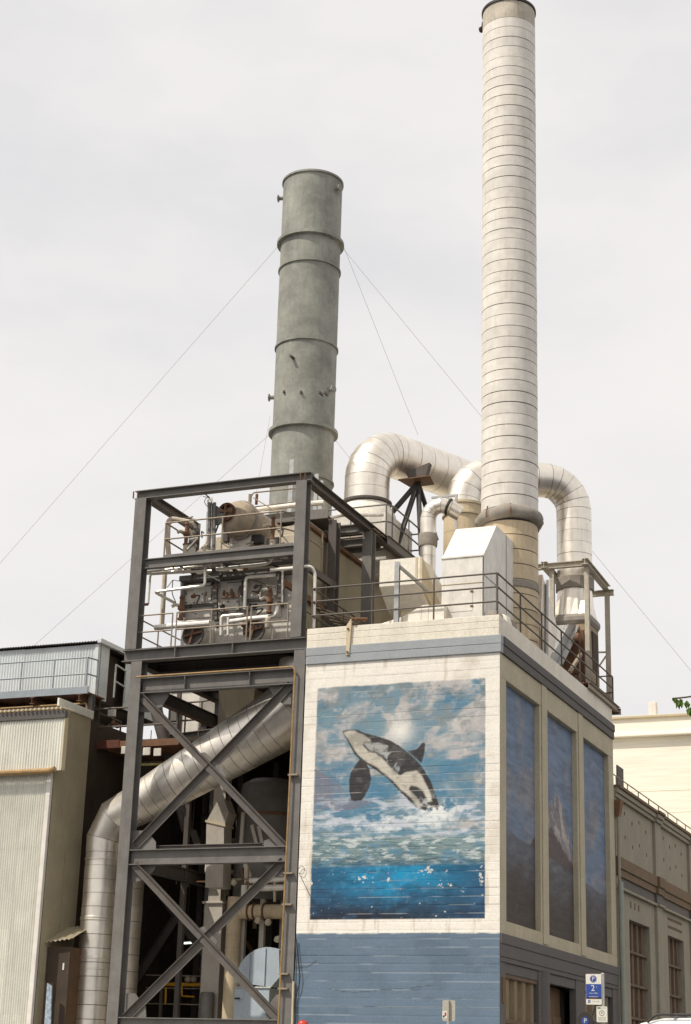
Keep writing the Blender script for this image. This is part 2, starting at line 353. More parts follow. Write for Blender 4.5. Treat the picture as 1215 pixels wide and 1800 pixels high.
for k in range(7):
    struct(MB().box((-40+k*9, -9.85, .004), (-37+k*9, -9.72, .008)).build('road_marking', m_sgnw))

# ------------------------------------------------------------------ painting helpers (flat paint on the wall)
_tab = np.random.rand(256, 256)
def vnoise(x, y):
    xi = np.floor(x).astype(int); yi = np.floor(y).astype(int); fx = x-xi; fy = y-yi
    fx = fx*fx*(3-2*fx); fy = fy*fy*(3-2*fy); a = _tab[xi % 256, yi % 256]; b = _tab[(xi+1) % 256, yi % 256]
    c = _tab[xi % 256, (yi+1) % 256]; d = _tab[(xi+1) % 256, (yi+1) % 256]
    return (a*(1-fx)+b*fx)*(1-fy)+(c*(1-fx)+d*fx)*fy
def fbm(x, y, o=5, s=0):
    t = np.zeros_like(x); a = .5; n = 0
    for i in range(o):
        ca, sa = math.cos(.9*i+.5), math.sin(.9*i+.5); t += a*vnoise((x*ca-y*sa)*2**i+17.3*i+s, (x*sa+y*ca)*2**i+9.1*i+s*1.7); n += a; a *= .55
    return t/n
def ss(a, b, x): t = np.clip((x-a)/(b-a), 0, 1); return t*t*(3-2*t)
def inpoly(x, y, poly):
    r = np.zeros(x.shape, bool); n = len(poly)
    for i in range(n):
        x0, y0 = poly[i]; x1, y1 = poly[(i+1) % n]
        if y0 == y1: continue
        c = ((y0 > y) != (y1 > y)) & (x < (x1-x0)*(y-y0)/(y1-y0)+x0); r ^= c
    return r
def mixc(c, col, f): return c*(1-f[..., None])+np.array(lin(col))*f[..., None]
def zw(pts): return [tuple(ay(540+a/3.574, 1170+b/3.574, 0)[i] for i in (0, 2)) for a, b in pts]
ORCA = zw([(222, 412), (262, 402), (320, 405), (360, 425), (440, 442), (520, 470), (580, 505), (625, 540), (665, 575), (700, 610), (735, 655), (765, 705), (785, 745), (800, 790), (815, 830), (832, 880), (838, 910), (800, 905), (760, 900), (720, 912), (690, 895), (650, 860), (615, 820), (580, 790), (550, 755), (500, 705), (450, 670), (395, 630), (370, 620), (330, 590), (295, 550), (262, 490), (235, 440)])
FIN = zw([(630, 538), (690, 525), (715, 495), (735, 483), (743, 495), (735, 560), (718, 612), (680, 582)])
JAW = zw([(228, 420), (262, 408), (300, 412), (345, 432), (395, 460), (402, 475), (360, 480), (350, 500), (385, 540), (430, 552), (470, 580), (510, 625), (545, 660), (585, 690), (620, 668), (690, 660), (720, 690), (745, 740), (775, 800), (787, 856), (762, 850), (725, 790), (690, 760), (650, 752), (636, 775), (690, 830), (715, 865), (722, 900), (690, 880), (660, 840), (620, 800), (585, 778), (552, 735), (490, 680), (425, 630), (380, 608), (340, 580), (305, 540), (268, 480), (242, 440)])
PATCH = zw([(355, 487), (430, 478), (505, 500), (530, 545), (505, 572), (440, 545), (390, 530)])
SADDLE = zw([(440, 560), (500, 560), (560, 600), (610, 660), (590, 680), (540, 640), (480, 590)])
PEC = zw([(330, 588), (300, 630), (275, 670), (265, 720), (265, 790), (276, 842), (300, 853), (340, 848), (362, 820), (390, 760), (402, 710), (392, 650), (372, 612)])
ROCK = zw([(30, 640), (110, 680), (180, 710), (230, 770), (280, 830), (400, 850), (410, 870), (200, 900), (30, 935)])
MX0, MX1, MZ0, MZ1 = -5.02, -.366, 4.283, 10.265
WHITE, SLATE = (238, 232, 221), (103, 121, 138)
def front_paint(x, z):
    """Leaping whale over a split sea, white border, slate base: paint colours only."""
    u = (x-MX0)/(MX1-MX0); v = (z-MZ0)/(MZ1-MZ0); c = np.zeros(x.shape+(3,))
    n = fbm(x*1.3, z*1.6, 6, 3); n2 = fbm(x*3.1+n*2, z*4.0, 5, 21); nh = fbm(x*1.1, z*7, 5, 40); st = fbm(x*6+n*3, z*22, 4, 61)
    s = np.ones_like(c)*np.array(lin((116, 142, 156)))
    s = mixc(s, (84, 128, 154), ss(.5, .72, n)*ss(.25, .6, v)*.9)
    wx = fbm(x*1.1, z*1.3, 4, 55)-.5; cl = ss(.40, .63, fbm(x*1.7+wx*2.2+3, z*2.2+wx*1.5, 7, 77)+.12*ss(.45, .75, u)*ss(.62, .85, v)-.07*ss(.75, .5, v))
    s = mixc(s, (190, 184, 180), cl*.88); s = mixc(s, (132, 138, 138), ss(.5, .72, n2)*.62); s = mixc(s, (206, 202, 198), ss(.55, .72, fbm(x*4.5, z*5.5, 5, 83))*cl*.6); s = mixc(s, (92, 112, 118), ss(.5, .66, fbm(x*3.4+8, z*4.4, 6, 87))*ss(.78, 1, v)*.55)
    s = mixc(s, (92, 134, 156), ss(.48, .66, nh)*ss(.92, .6, v)*.7); s = mixc(s, (72, 120, 150), ss(.46, .62, fbm(x*2.1, z*3.4, 6, 95))*ss(.85, .55, v)*ss(.3, .45, v)*.6)
    s = mixc(s, (212, 214, 222), ss(.52, .68, fbm(x*1.6, z*5, 5, 91))*ss(.28, .36, v)*ss(.62, .45, v)*.7)
    gl = np.exp(-(((x-ay(705, 1290, 0)[0])/.34)**2+((z-ay(705, 1286, 0)[2])/.3)**2)); s = mixc(s, (240, 236, 226), gl*.85)
    wob = (n2-.5)*.03; xw, zw_ = x+wob, z+(st-.5)*.03
    def ip(pl, d=.011): return sum(inpoly(xw+a*d, zw_+b*d, pl).astype(float) for a, b in ((-1, -.5), (-.5, 1), (.5, -1), (1, .5), (0, 0)))/5
    rk = inpoly(x+(n2-.5)*.25, z+(n-.5)*.3, ROCK).astype(float); s = mixc(s, (116, 118, 132), rk*(.35+.5*ss(.4, .6, n2))); s = mixc(s, (168, 150, 120), rk*ss(.5, .7, n2)*ss(.42, .34, v)*.7)
    sea = ss(.355, .33, v+(nh-.5)*.02)
    ws = np.ones_like(c)*np.array(lin((128, 148, 150))); ws = mixc(ws, (84, 112, 122), ss(.42, .66, fbm(x*3.5, z*30, 6, 63))*.75); ws = mixc(ws, (196, 204, 204), ss(.52, .66, fbm(x*4.5, z*18, 6, 131))*.85)
    ws = mixc(ws, (92, 138, 168), ss(.55, .7, n2)*.6)
    ws = mixc(ws, (74, 92, 96), ss(.26, .2, v)*ss(.4, .6, st)*.7)
    s = s*(1-sea[..., None])+ws*sea[..., None]
    body = np.maximum(np.maximum(ip(ORCA), ip(FIN)), ip(PEC)); s = mixc(s, (54, 49, 48), body*.95)
    s = mixc(s, (98, 96, 96), body*ss(.5, .75, fbm(x*5, z*7, 5, 13))*.55)
    s = mixc(s, (200, 194, 180), ip(JAW, .02)*(.93-.35*ss(.42, .7, fbm(x*3.2, z*4.2, 5, 17))))
    s = mixc(s, (176, 176, 172), ip(PATCH, .02)*(.8*ss(.3, .6, fbm(x*6, z*7, 5, 19))))
    s = mixc(s, (170, 176, 178), ip(SADDLE, .04)*(.75*ss(.5, .6, fbm(x*9, z*9, 4, 7))))
    p = ay(770, 1425, 0); spl = np.exp(-(((x-p[0])/.55)**2+((z-p[2])/.28)**2)); s = mixc(s, (226, 228, 226), np.clip(spl*1.5*ss(.38, .6, fbm(x*5, z*6, 5, 201)), 0, .95))
    p = ay(705, 1446, 0); spl = np.exp(-(((x-p[0])/1.5)**2+((z-p[2])/.2)**2)); s = mixc(s, (216, 222, 222), np.clip(spl*1.5*ss(.42, .62, fbm(x*4, z*8, 5, 211)), 0, .85))
    s = mixc(s, (62, 84, 96), ss(.3, .22, v)*ss(.4, .6, fbm(x*5, z*24, 5, 141))*.75); s = mixc(s, (58, 110, 140), ss(.245, .218, v)*.5)
    uw = ss(.223, .214, v+(n2-.5)*.008)
    w = np.ones_like(c)*np.array(lin((46, 66, 92)))
    ctr = np.exp(-(((u-.5)/.36)**2+((v-.19)/.12)**2)); w = mixc(w, (34, 140, 184), np.clip(ctr*1.4*(.8+.4*(n-.5)), 0, 1))
    w = mixc(w, (60, 96, 130), ss(.5, .7, n2)*.4); w = mixc(w, (42, 38, 42), ss(.11, .0, v+(n-.5)*.1)*ss(1.15, .3, u)*.9)
    w = mixc(w, (58, 100, 132), ss(.5, .75, fbm(x*3, z*9, 6, 301))*.45); w = mixc(w, (30, 44, 64), ss(.5, .72, fbm(x*2.2, z*6, 6, 311))*.35); w = mixc(w, (96, 150, 178), ss(.55, .72, fbm(x*8, z*9, 5, 321))*ctr*.5)
    for (a, b, ra, rb, th) in ((752, 1532, .4, .3, .50), (640, 1545, .45, .2, .55), (845, 1490, .12, .5, .5), (845, 1540, .1, .4, .47), (546, 1552, .2, .08, .42), (683, 1545, .07, .14, .3), (780, 1552, .5, .2, .57), (620, 1512, .5, .25, .6), (846, 1580, .05, .2, .4)):
        p = ay(a, b, 0); k = np.exp(-(((x-p[0])/ra)**2+((z-p[2])/rb)**2)); w = mixc(w, (218, 214, 204), ss(0, .035, fbm(x*13, z*15, 6, 401)-(th+.07+.4*(1-k)))*.85)
    cr = np.abs(((z*4.963) % 1)-.5)*2; w = mixc(w, (200, 200, 196), ss(.9, .99, cr)*ss(.5, .62, fbm(x*1.2, np.floor(z*4.963+.5)*3.7, 4, 501))*.5)
    s = s*(1-uw[..., None])+w*uw[..., None]
    cr2 = ss(.88, .99, cr)*ss(.5, .66, fbm(x*1.5, np.floor(z*4.963+.5)*2.3, 4, 551)); s = mixc(s, (216, 212, 204), cr2*.5*(1-uw))
    e = .03+(n2-.5)*.05
    inm = ss(0, .05, x-MX0+(n2-.5)*.03)*ss(0, .03, MX1-x+(n2-.5)*.02)*ss(0, .03, z-MZ0)*ss(0, .06, MZ1-z+(n2-.5)*.05)
    bg = np.ones_like(c)*np.array(lin(WHITE)); bg = mixc(bg, (205, 196, 180), ss(.55, .75, n)*.5); bg = mixc(bg, (186, 172, 150), ss(.62, .75, fbm(x*5, z*.7, 5, 601))*.5)
    bl = np.ones_like(c)*np.array(lin(SLATE)); bl = mixc(bl, (90, 107, 124), ss(.5, .7, n)*.6); bl = mixc(bl, (150, 160, 170), ss(.9, .99, cr)*ss(.48, .6, fbm(x*.9, np.floor(z*4.963+.5)*5.1, 4, 651))*.8)
    for (pts_, wd) in ((((512, 1703), (540, 1700), (556, 1690)), .03), (((580, 1738), (610, 1744), (660, 1742), (760, 1733)), .012)):
        q = [ay(a, b, 0) for a, b in pts_]
        for a, b in zip(q, q[1:]):
            t = np.clip(((x-a[0])*(b[0]-a[0])+(z-a[2])*(b[2]-a[2]))/((b[0]-a[0])**2+(b[2]-a[2])**2), 0, 1)
            d = np.hypot(x-a[0]-t*(b[0]-a[0]), z-a[2]-t*(b[2]-a[2])+(n2-.5)*.06); bl = mixc(bl, (62, 66, 70), ss(wd, wd*.3, d)*.6)
    lo = ss(3.965, 3.95, z+(n2-.5)*.03); bg = bg*(1-lo[..., None])+bl*lo[..., None]
    return s*inm[..., None]+bg*(1-inm[..., None])
def paint_grid(name, parent, P0, du, dv, nu, nv, colour, push, mat):
    """Grid sheet P0 + u*du + v*dv carrying a colour attribute; push(u,v) = outward offset vectors."""
    uu, vv = np.meshgrid(np.linspace(0, 1, nu+1), np.linspace(0, 1, nv+1))
    P = np.array(P0)[None, None]+uu[..., None]*np.array(du)+vv[..., None]*np.array(dv); Cc = colour(P); P = P+push(uu, vv, P)
    off = np.array(OFF[parent.name]); me = bpy.data.meshes.new(name); nvx = (nu+1)*(nv+1)
    idx = np.arange(nvx).reshape(nv+1, nu+1); q = np.stack([idx[:-1, :-1], idx[:-1, 1:], idx[1:, 1:], idx[1:, :-1]], -1).reshape(-1, 4)
    me.vertices.add(nvx); me.vertices.foreach_set('co', (P-off).reshape(-1).astype(np.float32))
    me.loops.add(q.size); me.loops.foreach_set('vertex_index', q.reshape(-1).astype(np.int32))
    me.polygons.add(len(q)); me.polygons.foreach_set('loop_start', np.arange(0, q.size, 4, dtype=np.int32))
    me.update(calc_edges=True)
    at = me.color_attributes.new('paint', 'FLOAT_COLOR', 'POINT'); at.data.foreach_set('color', np.concatenate([Cc, np.ones(Cc.shape[:2]+(1,))], -1).reshape(-1).astype(np.float32))
    me.polygons.foreach_set('use_smooth', np.ones(len(q), bool)); me.materials.append(mat)
    o = bpy.data.objects.new(name, me); C.objects.link(o); o.parent = parent; OFF[o.name] = tuple(off); return o

# ------------------------------------------------------------------ mural building
BW, BD, ROOF = -5.35, 11.85, 11.72
bld = thing('mural_building', 'cream and slate concrete corner building with leaping whale mural', 'building', (-2.7, 6, 0))
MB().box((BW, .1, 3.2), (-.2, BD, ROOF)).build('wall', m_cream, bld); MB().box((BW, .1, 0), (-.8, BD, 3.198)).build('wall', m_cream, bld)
MB().box((BW+.25, .3, ROOF+.001), (-.25, BD-.2, ROOF+.03)).build('roof', m_roof, bld)
CH = 10.88/54
for k in range(54):
    zc = k*CH; dense = MZ0-.25 < zc < MZ1+.1; near = 3.5 < zc < 4.3; nu = 400 if dense else (300 if near else 160); nv = 14 if dense else 8; jo = random.uniform(-.0035, .0035); sl = random.uniform(-.003, .003); jd = random.random()**1.5
    def push(u, v, P, jo=jo, sl=sl, jd=jd):
        d = np.zeros_like(P); e = np.minimum(v, 1-v)*CH
        d[..., 1] = jo+sl*u+(.001+.009*jd*fbm(P[..., 0]*.8, P[..., 2]*0+k*3.7, 3, 9))*np.clip(1-e/.014, 0, 1) + (fbm(P[..., 0]*2.2, P[..., 2]*5+k, 3, 5)-.5)*.006
        return d
    paint_grid('course', bld, (BW, 0, zc), (-BW-.006, 0, 0), (0, 0, CH), nu, nv, lambda P: front_paint(P[..., 0], P[..., 2]), push, m_paint)
# blue band, parapet courses (front)
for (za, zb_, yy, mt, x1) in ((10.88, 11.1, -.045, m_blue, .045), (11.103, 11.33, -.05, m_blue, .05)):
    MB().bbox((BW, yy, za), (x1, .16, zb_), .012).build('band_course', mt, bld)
for k, (za, zb_) in enumerate(((11.333, 11.52), (11.523, 11.70), (11.703, 11.86))):
    MB().bbox((BW, -.01+random.uniform(-.004, .004), za), (-.015, .22, zb_), .01).build('parapet_course', m_coping, bld)
MB().bbox((-.24, .222, 11.333), (-.012, BD, 11.86), .012).build('parapet', m_coping, bld)
MB().bbox((BW, BD-.2, 11.333), (-.243, BD-.003, 11.86), .012).build('parapet', m_coping, bld)
# street side: piers, beams, bands, recessed painted panels
def sidebox(n, y0, y1, za, zb_, x1, mt, x0=-.2, e=.012): return MB().bbox((x0, y0, za), (x1, y1, zb_), e).build(n, mt, bld)
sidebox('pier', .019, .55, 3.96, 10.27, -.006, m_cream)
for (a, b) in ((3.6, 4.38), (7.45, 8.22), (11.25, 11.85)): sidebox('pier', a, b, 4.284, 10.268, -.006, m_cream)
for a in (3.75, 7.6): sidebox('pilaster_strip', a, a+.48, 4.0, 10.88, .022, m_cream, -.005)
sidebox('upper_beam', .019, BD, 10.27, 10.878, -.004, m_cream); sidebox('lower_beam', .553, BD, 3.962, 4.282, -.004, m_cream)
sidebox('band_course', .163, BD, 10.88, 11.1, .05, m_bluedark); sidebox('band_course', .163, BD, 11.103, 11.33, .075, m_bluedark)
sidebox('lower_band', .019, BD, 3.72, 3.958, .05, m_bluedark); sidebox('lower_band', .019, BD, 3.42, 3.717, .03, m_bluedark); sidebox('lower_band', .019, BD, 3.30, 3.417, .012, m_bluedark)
def panel_paint(P, k):
    y, z = P[..., 1], P[..., 2]; n = fbm(y*.8, z*.9, 6, 701); st = fbm(y*1.4+z*.25, z*5-y*.6, 5, 711); v = (z-4.28)/6
    c = np.ones(P.shape)*np.array(lin((116, 138, 168))); c = mixc(c, (160, 150, 146), ss(.44, .68, fbm(y*1.1+5, z*1.0, 6, 723))*.6); c = mixc(c, (100, 116, 138), ss(.45, .7, st)*.5)
    ridge = 7.35-.55*np.abs(y-6.0)*.55+.3*(n-.5); mtn = 8.5-.95*np.abs(y-5.8)**.9+.7*(fbm(y*3, z*1.2, 5, 733)-.5)
    fm = ss(-.05, .3, mtn-z); c = mixc(c, (146, 132, 130), fm*.8); c = mixc(c, (196, 186, 182), fm*ss(.56, .64, fbm(y*4+z*1.3, z*1.6-y*.5, 5, 741))*ss(6.3, 7.2, z)*.8)
    hill = 7.25-.28*y*(y < 3)-.33*np.abs(y-5.2)+.25*(fbm(y*1.7, y*0+3, 4, 751)-.5)*2; f2 = ss(0, .07, hill-z); c = mixc(c, (96, 82, 82), f2*.85)
    sh = 6.7-.06*y+.1*(n-.5); f3 = ss(0, .1, sh-z); c = mixc(c, (100, 102, 112), f3*.85); c = mixc(c, (124, 128, 138), f3*ss(.5, .7, st)*.6)
    c = mixc(c, (84, 72, 64), ss(6.4, 4.8, z+(n-.5)*1.4)*.9); c = mixc(c, (98, 100, 112), ss(.56, .68, fbm(y*.9, z*1.1, 5, 761))*ss(6.4, 5.6, z)*.6)
    c = c*.78+c.mean(-1, keepdims=True)*.22; br = fbm(y*1.6, z*11, 5, 771)[..., None]; return c*(.66+.44*br)
for k, (a, b) in enumerate(((.55, 3.6), (4.38, 7.45), (8.22, 11.25))):
    o = paint_grid('mural_panel', bld, (-.16, a, 4.28), (0, b-a, 0), (0, 0, 5.99), 150, 220, lambda P: panel_paint(P, k),
        lambda u, v, P: np.stack([(fbm(P[..., 1]*3, P[..., 2]*30, 3, 5)-.5)*.01, u*0, u*0], -1), m_paint)
    o['label'] = ['panel painted with sky above a forested shore', 'panel painted with a snowy mountain peak', 'panel painted with a hillside running down to water'][k]
# ground floor on the street side
for (a, b) in ((.019, .45), (3.35, 4.25), (7.0, 7.9), (11.2, 11.85)): sidebox('ground_pier', a, b, 0, 3.298, -.004, m_bluedark)
MB().lathe([(.3, 0), (.3, 3.29)], (-.16, 3.8, 0), n=24).build('round_pier', m_bluedark, bld, smooth=True)
sidebox('ground_spandrel', .453, 11.197, 3.05, 3.297, -.03, m_bluedark)
MB().box((-.75, .5, 0), (-.6, 11.2, 3.05)).build('ground_backing', m_dark, bld)
def slat_window(parent, y0, y1, za, zb_, xf, n, bars, mt, mtb, backx=-.42):
    MB().box((backx-.02, y0, za), (backx, y1, zb_)).build('pane', m_glass, parent)
    w = (y1-y0)/(n+.0)
    for k in range(n):
        c = y0+w*(k+.5); MB().prism([(xf-.22, c-w*.34, za), (xf, c-w*.1, za), (xf, c+w*.26, za), (xf-.22, c+w*.3, za)], (0, 0, zb_-za)).build('slat', mt, parent)
    for z in bars: MB().bbox((xf-.02, y0, z-.05), (xf+.05, y1, z+.05)).build('glazing_bar', mtb, parent)
slat_window(bld, .5, 3.35, .9, 3.05, -.1, 4, (1.95, 3.0), m_slat, m_window); sidebox('sill', .455, 3.345, 0, .9, -.05, m_bluedark, -.58)
slat_window(bld, 7.95, 11.15, .9, 3.05, -.1, 4, (1.95,), m_slat, m_window); sidebox('sill', 7.905, 11.195, 0, .9, -.05, m_bluedark, -.58)
dr = MB().box((-.52, 4.3, 0), (-.46, 6.98, 3.05)).build('door', m_door, bld)
for a in (4.35, 5.25, 6.1):
    for (za, zb_) in ((.1, .95), (1.0, 1.62), (1.68, 2.3)): MB().bbox((-.46, a, za), (-.41, a+.8, zb_), .02).build('door_panel', m_door, dr)
MB().bbox((-.006, .16, 2.35), (.02, .34, 2.95), .005).build('wall_plate', m_door, bld)
# vertical crack fitting and hanging strap
st = thing('rusty_strap', 'rust-stained metal strap hanging over the cream parapet edge', 'strap', ay(616, 1094, -.04))
p = ay(616, 1096, -.05)
MB().prism([(p.x-.1, -.03, p.z-.06), (p.x+.02, -.03, p.z+.12), (p.x+.16, -.03, p.z+.14), (p.x+.16, -.03, p.z+.08), (p.x+.04, -.03, p.z+.04), (p.x+.0, -.03, p.z-.85), (p.x-.09, -.03, p.z-.85)], (0, -.05, 0)).build('strap_plate', m_tan, st)
MB().tube([(p.x+.05, -.1, p.z+.1), (p.x+.4, .15, p.z+.14)], .05, 8).build('hook', m_rusty, st, smooth=True)
for dz in (-.15, -.78): MB().lathe([(.03, 0), (.03, .03)], (p.x-.045, -.08, p.z+dz), (0, -1, 0), 10).build('bolt', m_rusty, st)
# ------------------------------------------------------------------ roof railing
railing('roof_railing', 'dark three-bar steel railing along the parapet above the whale mural', [(-5.28, 4.5, 11.86), (-5.28, .1, 11.86), (-.1, .1, 11.86), (-.1, 12.4, 11.86)], 1.14, (.34, .68, 1), 2.05, m_rail, .024)
t = thing('galvanised_post', 'grey galvanised channel post standing between the parapet rail and tan hood', 'post', (ay(697, 1092, .35)))
p, q = ay(697, 1094, .35), ay(699, 988, .35); p.z = 11.75
MB().ibeam(p, (p.x, .35, q.z), .13, .1, .012, .01, (0, 1, 0)).build('post_channel', m_galv, t)
MB().bar((p.x+.05, .37, q.z-.12), (p.x+.42, 1.6, q.z-.5), .07, .07).build('stay', m_galv, t)

# ------------------------------------------------------------------ tall white stack
SX, SY, SR = -1.02, 4.2, .815
ws = thing('tall_stack', 'tall white banded exhaust stack rising from the mural building roof', 'chimney', (SX, SY, ROOF))
z0, z1_ = ay(897, 905, SY).z, ay(893.5, 57, SY).z
pts = [(SX, SY, z0+(z1_-z0)*(i+(random.uniform(-.07, .07) if 0 < i < 46 else 0))/46) for i in range(47)]; rs = [SR+.01*i/46 for i in range(47)]
duct(ws, pts, rs, m_white, 40, .02, 'cladding_band')
zt = ay(893.5, 24, SY).z
MB().lathe([(.822, z1_+.01), (.822, zt-.07)], (SX, SY, 0), n=40, cap0=False, cap1=False).build('top_section', m_topstk, ws, smooth=True)
MB().lathe([(.8, zt-.07), (.858, zt-.06), (.858, zt+.02), (.78, zt+.02), (.76, zt-1.2)], (SX, SY, 0), n=40, cap0=False, cap1=False).build('top_rim', m_black, ws, smooth=True)
cb = MB().lathe([(.85, z0-.36), (.92, z0-.33), (.965, z0-.25), (.97, z0-.17), (.94, z0-.07), (.88, z0-.01), (.83, z0+.02)], (SX, SY, 0), n=40)
for i_, v0 in enumerate(cb.v):
    a_ = (i_ % 40)/40*2*math.pi; k_ = 1+.03*math.sin(a_*5+1)+.022*math.sin(a_*11+i_//40)+random.uniform(-.006, .006); dz_ = .05*math.sin(a_*2+.6)+.02*math.sin(a_*7)
    v0.x = SX+(v0.x-SX)*k_; v0.y = SY+(v0.y-SY)*k_; v0.z += dz_
cb.build('lagged_collar', m_lag, ws, smooth=True)
for a_ in (-2.0, -1.25): MB().tube([(SX+.98*math.cos(a_), SY+.98*math.sin(a_), z0-.34), (SX+1.0*math.cos(a_), SY+1.0*math.sin(a_), z0-.2), (SX+.93*math.cos(a_), SY+.93*math.sin(a_), z0+.03)], .02, 6).build('lacing', m_rusty, ws)
pts = [(SX, SY, ROOF+(z0-.4-ROOF)*i/9) for i in range(10)]
duct(ws, pts, [.80]*10, m_tanstk, 40, .02, 'lower_band')
MB().lathe([(.80, 0), (.83, .03), (.83, .2), (.80, .23)], (SX, SY, ROOF+1.9), n=40, cap0=False, cap1=False).build('flange_band', m_lag, ws, smooth=True)
q = ay(846, 50, SY-.2); MB().tube([(SX-.83, SY-.1, q.z+.3), (SX-.85, SY-.12, q.z+.1)], .03, 8).build('lamp_conduit', m_black, ws); MB().lathe([(.02, 0), (.07, .05), (.09, .15), (.05, .2)], (SX-.87, SY-.12, q.z-.1), n=12).build('warning_lamp', m_black, ws, smooth=True)

# ------------------------------------------------------------------ white hood beside the stack
hd = thing('duct_hood', 'white sheet-metal hood with sloping top beside the tall white stack', 'duct hood', (-1.27, 2.3, ROOF))
x0, x1 = -1.86, -.7
MB().prism([(x0, .8, ROOF), (x0, .8, 13.75), (x0, 1.93, 14.92), (x0, 3.62, 14.92), (x0, 3.62, ROOF)], (x1-x0, 0, 0)).build('hood_body', m_hood, hd)
MB().bbox((x0-.01, .785, 13.0), (x1+.01, .8-.003, 13.02), .004).build('seam_strip', m_tan, hd)
MB().bbox((x0-.02, .775, 13.72), (x1+.02, .83, 13.78), .01).build('drip_edge', m_hood, hd)
MB().bbox((x0-.08, 3.625, ROOF), (x1+.08, 3.95, 14.6), .03).build('lagged_flange', m_lag, hd)
for y in (1.9, 2.8): MB().box((x1+.001, y, ROOF+.1), (x1+.012, y+.02, 13.6 if y < 2 else 14.9)).build('seam_strip', m_lag, hd)
MB().bbox((x0+.25, .79, 12.25), (x1-.3, .799, 12.85), .004).build('hatch', m_hood, hd)
for zz in (12.35, 12.75): MB().bbox((x1-.36, .775, zz), (x1-.28, .789, zz+.05), .004).build('hatch_hinge', m_rusty, hd)
for yy in (.8, 3.58): MB().bbox((x1-.03, yy-.0, ROOF), (x1+.014, yy+.03, 13.7 if yy < 1 else 14.9), .003).build('corner_angle', m_galv, hd)
MB().box((x1+.001, .86, 13.2), (x1+.01, 3.55, 13.22)).build('seam_strip', m_lag, hd)
lm = MB()   # bundled lagging at the corner
t = thing('lagging_bundle', 'crumpled white and grey lagging heaped on the roof corner', 'lagging', (-.45, 1.2, ROOF))
for k in range(4):
    lm = MB(); c = V((-.45+random.uniform(-.06, .06), 1.0+k*.42, 12.0)); lm.lathe([(.05, -.25), (.22, -.2), (.28, 0), (.24, .16), (.08, .24)], c, (random.uniform(-.3, .3), .9, random.uniform(-.2, .2)), 12); lm.build('lagging_roll', m_wrap if k % 2 else m_lag, t, smooth=True)
# wrapped duct low on the roof
t = thing('wrapped_duct', 'low white cloth-wrapped duct lying along the front parapet', 'wrapped duct', (-3.0, .8, ROOF))
a, b, c_ = ay(662, 1094, .6), ay(742, 1066, .6), ay(779, 1064, .6)
for i, (xa, xb, za, zb_) in enumerate(((a.x, a.x+.75, 11.98, 12.16), (a.x+.76, b.x, 12.16, b.z), (b.x+.01, b.x+.2, b.z+.02, b.z+.02), (b.x+.21, c_.x+.05, b.z-.01, c_.z+.02))):
    MB().hull8([(xa, .5, 11.72), (xb, .5, 11.72), (xb, 1.5, 11.72), (xa, 1.5, 11.72)], [(xa, .55, za), (xb, .55, zb_), (xb, 1.4, zb_), (xa, 1.4, za)]).build('wrap_section', m_wrap, t)
# tan hood box
t = thing('tan_hood', 'tan sheet-metal intake box with sloping underside on the roof', 'intake hood', (-3.2, 2.6, ROOF))
f = [ay(668, 984, 2.0), ay(738.5, 979, 2.0), ay(738.5, 1025.5, 2.0), ay(668, 1028, 2.0)]
xa, xb, zt_, zb_ = f[0].x, f[1].x, f[1].z, f[2].z
MB().prism([(xa, 2, zt_), (xa, 2, zb_), (xa, 2.7, zb_-.52), (xa, 4.2, zb_-.8), (xa, 4.2, zb_+.3), (xa, 3.0, zt_)], (xb-xa, 0, 0)).build('hood_box', m_wrap, t)
MB().bbox((xb-.13, 1.985, zb_), (xb-.06, 1.998, zt_), .003).build('yellowed_seam', m_tan, t)
MB().bbox((xa+.35, 2.75, ROOF), (xb-.1, 4.0, zb_-.45), .02).build('hood_base', m_tan, t)
MB().prism([(xb+.003, 2, zt_), (xb+.003, 2, zb_), (xb+.003, 4.4, zb_-1.25), (xb+.003, 4.4, zb_-.7)], (.06, 0, 0)).build('side_chute', m_tan, t)
MB().lathe([(.3, 0), (.34, .05), (.3, .5), (.12, .62)], (xb+.3, 4.3, zb_-.7), (0, 0, 1), 18).build('rusty_cowl', m_brick, t, smooth=True)
MB().bbox((xb-.0+.1, 4.0, ROOF), (xb+.6, 4.8, zb_-.6), .02).build('cowl_base', m_rusty, t)

# ------------------------------------------------------------------ small silver elbow pipe
t = thing('small_elbow_pipe', 'small silver elbow pipe with grey collar behind the tan hood', 'pipe', ay(752, 1000, 5.0))
a = ay(752, 985, 5.0); b = ay(753, 912, 5.0); cx = a.x; rr = .235
bend = arc3((cx+.38, 5.0, b.z), (-1, 0, 0), (0, 0, 1), .38, 0, math.pi*.5, 4)
pts = [(cx, 5.0, 12.9), (cx, 5.0, a.z+.1), (cx, 5.0, a.z+.75)]+bend+[(cx+.62, 5.15, b.z+.33), (cx+.9, 5.3, b.z+.16)]
duct(t, pts, rr, m_alu, 24, .008)
MB().lathe([(.27, 0), (.285, .06), (.285, .32), (.27, .38)], (cx, 5.0, a.z+.42), n=24).build('collar', m_lag, t, smooth=True)
MB().lathe([(.25, 0), (.27, .02), (.27, .06), (.25, .08)], (cx+.56, 5.1, b.z+.36), (.85, .2, -.35), 24).build('joint_ring', m_black, t, smooth=True)
MB().bbox((cx-.3, 4.7, ROOF), (cx+.3, 5.3, 12.9), .02).build('pipe_base', m_tan, t)

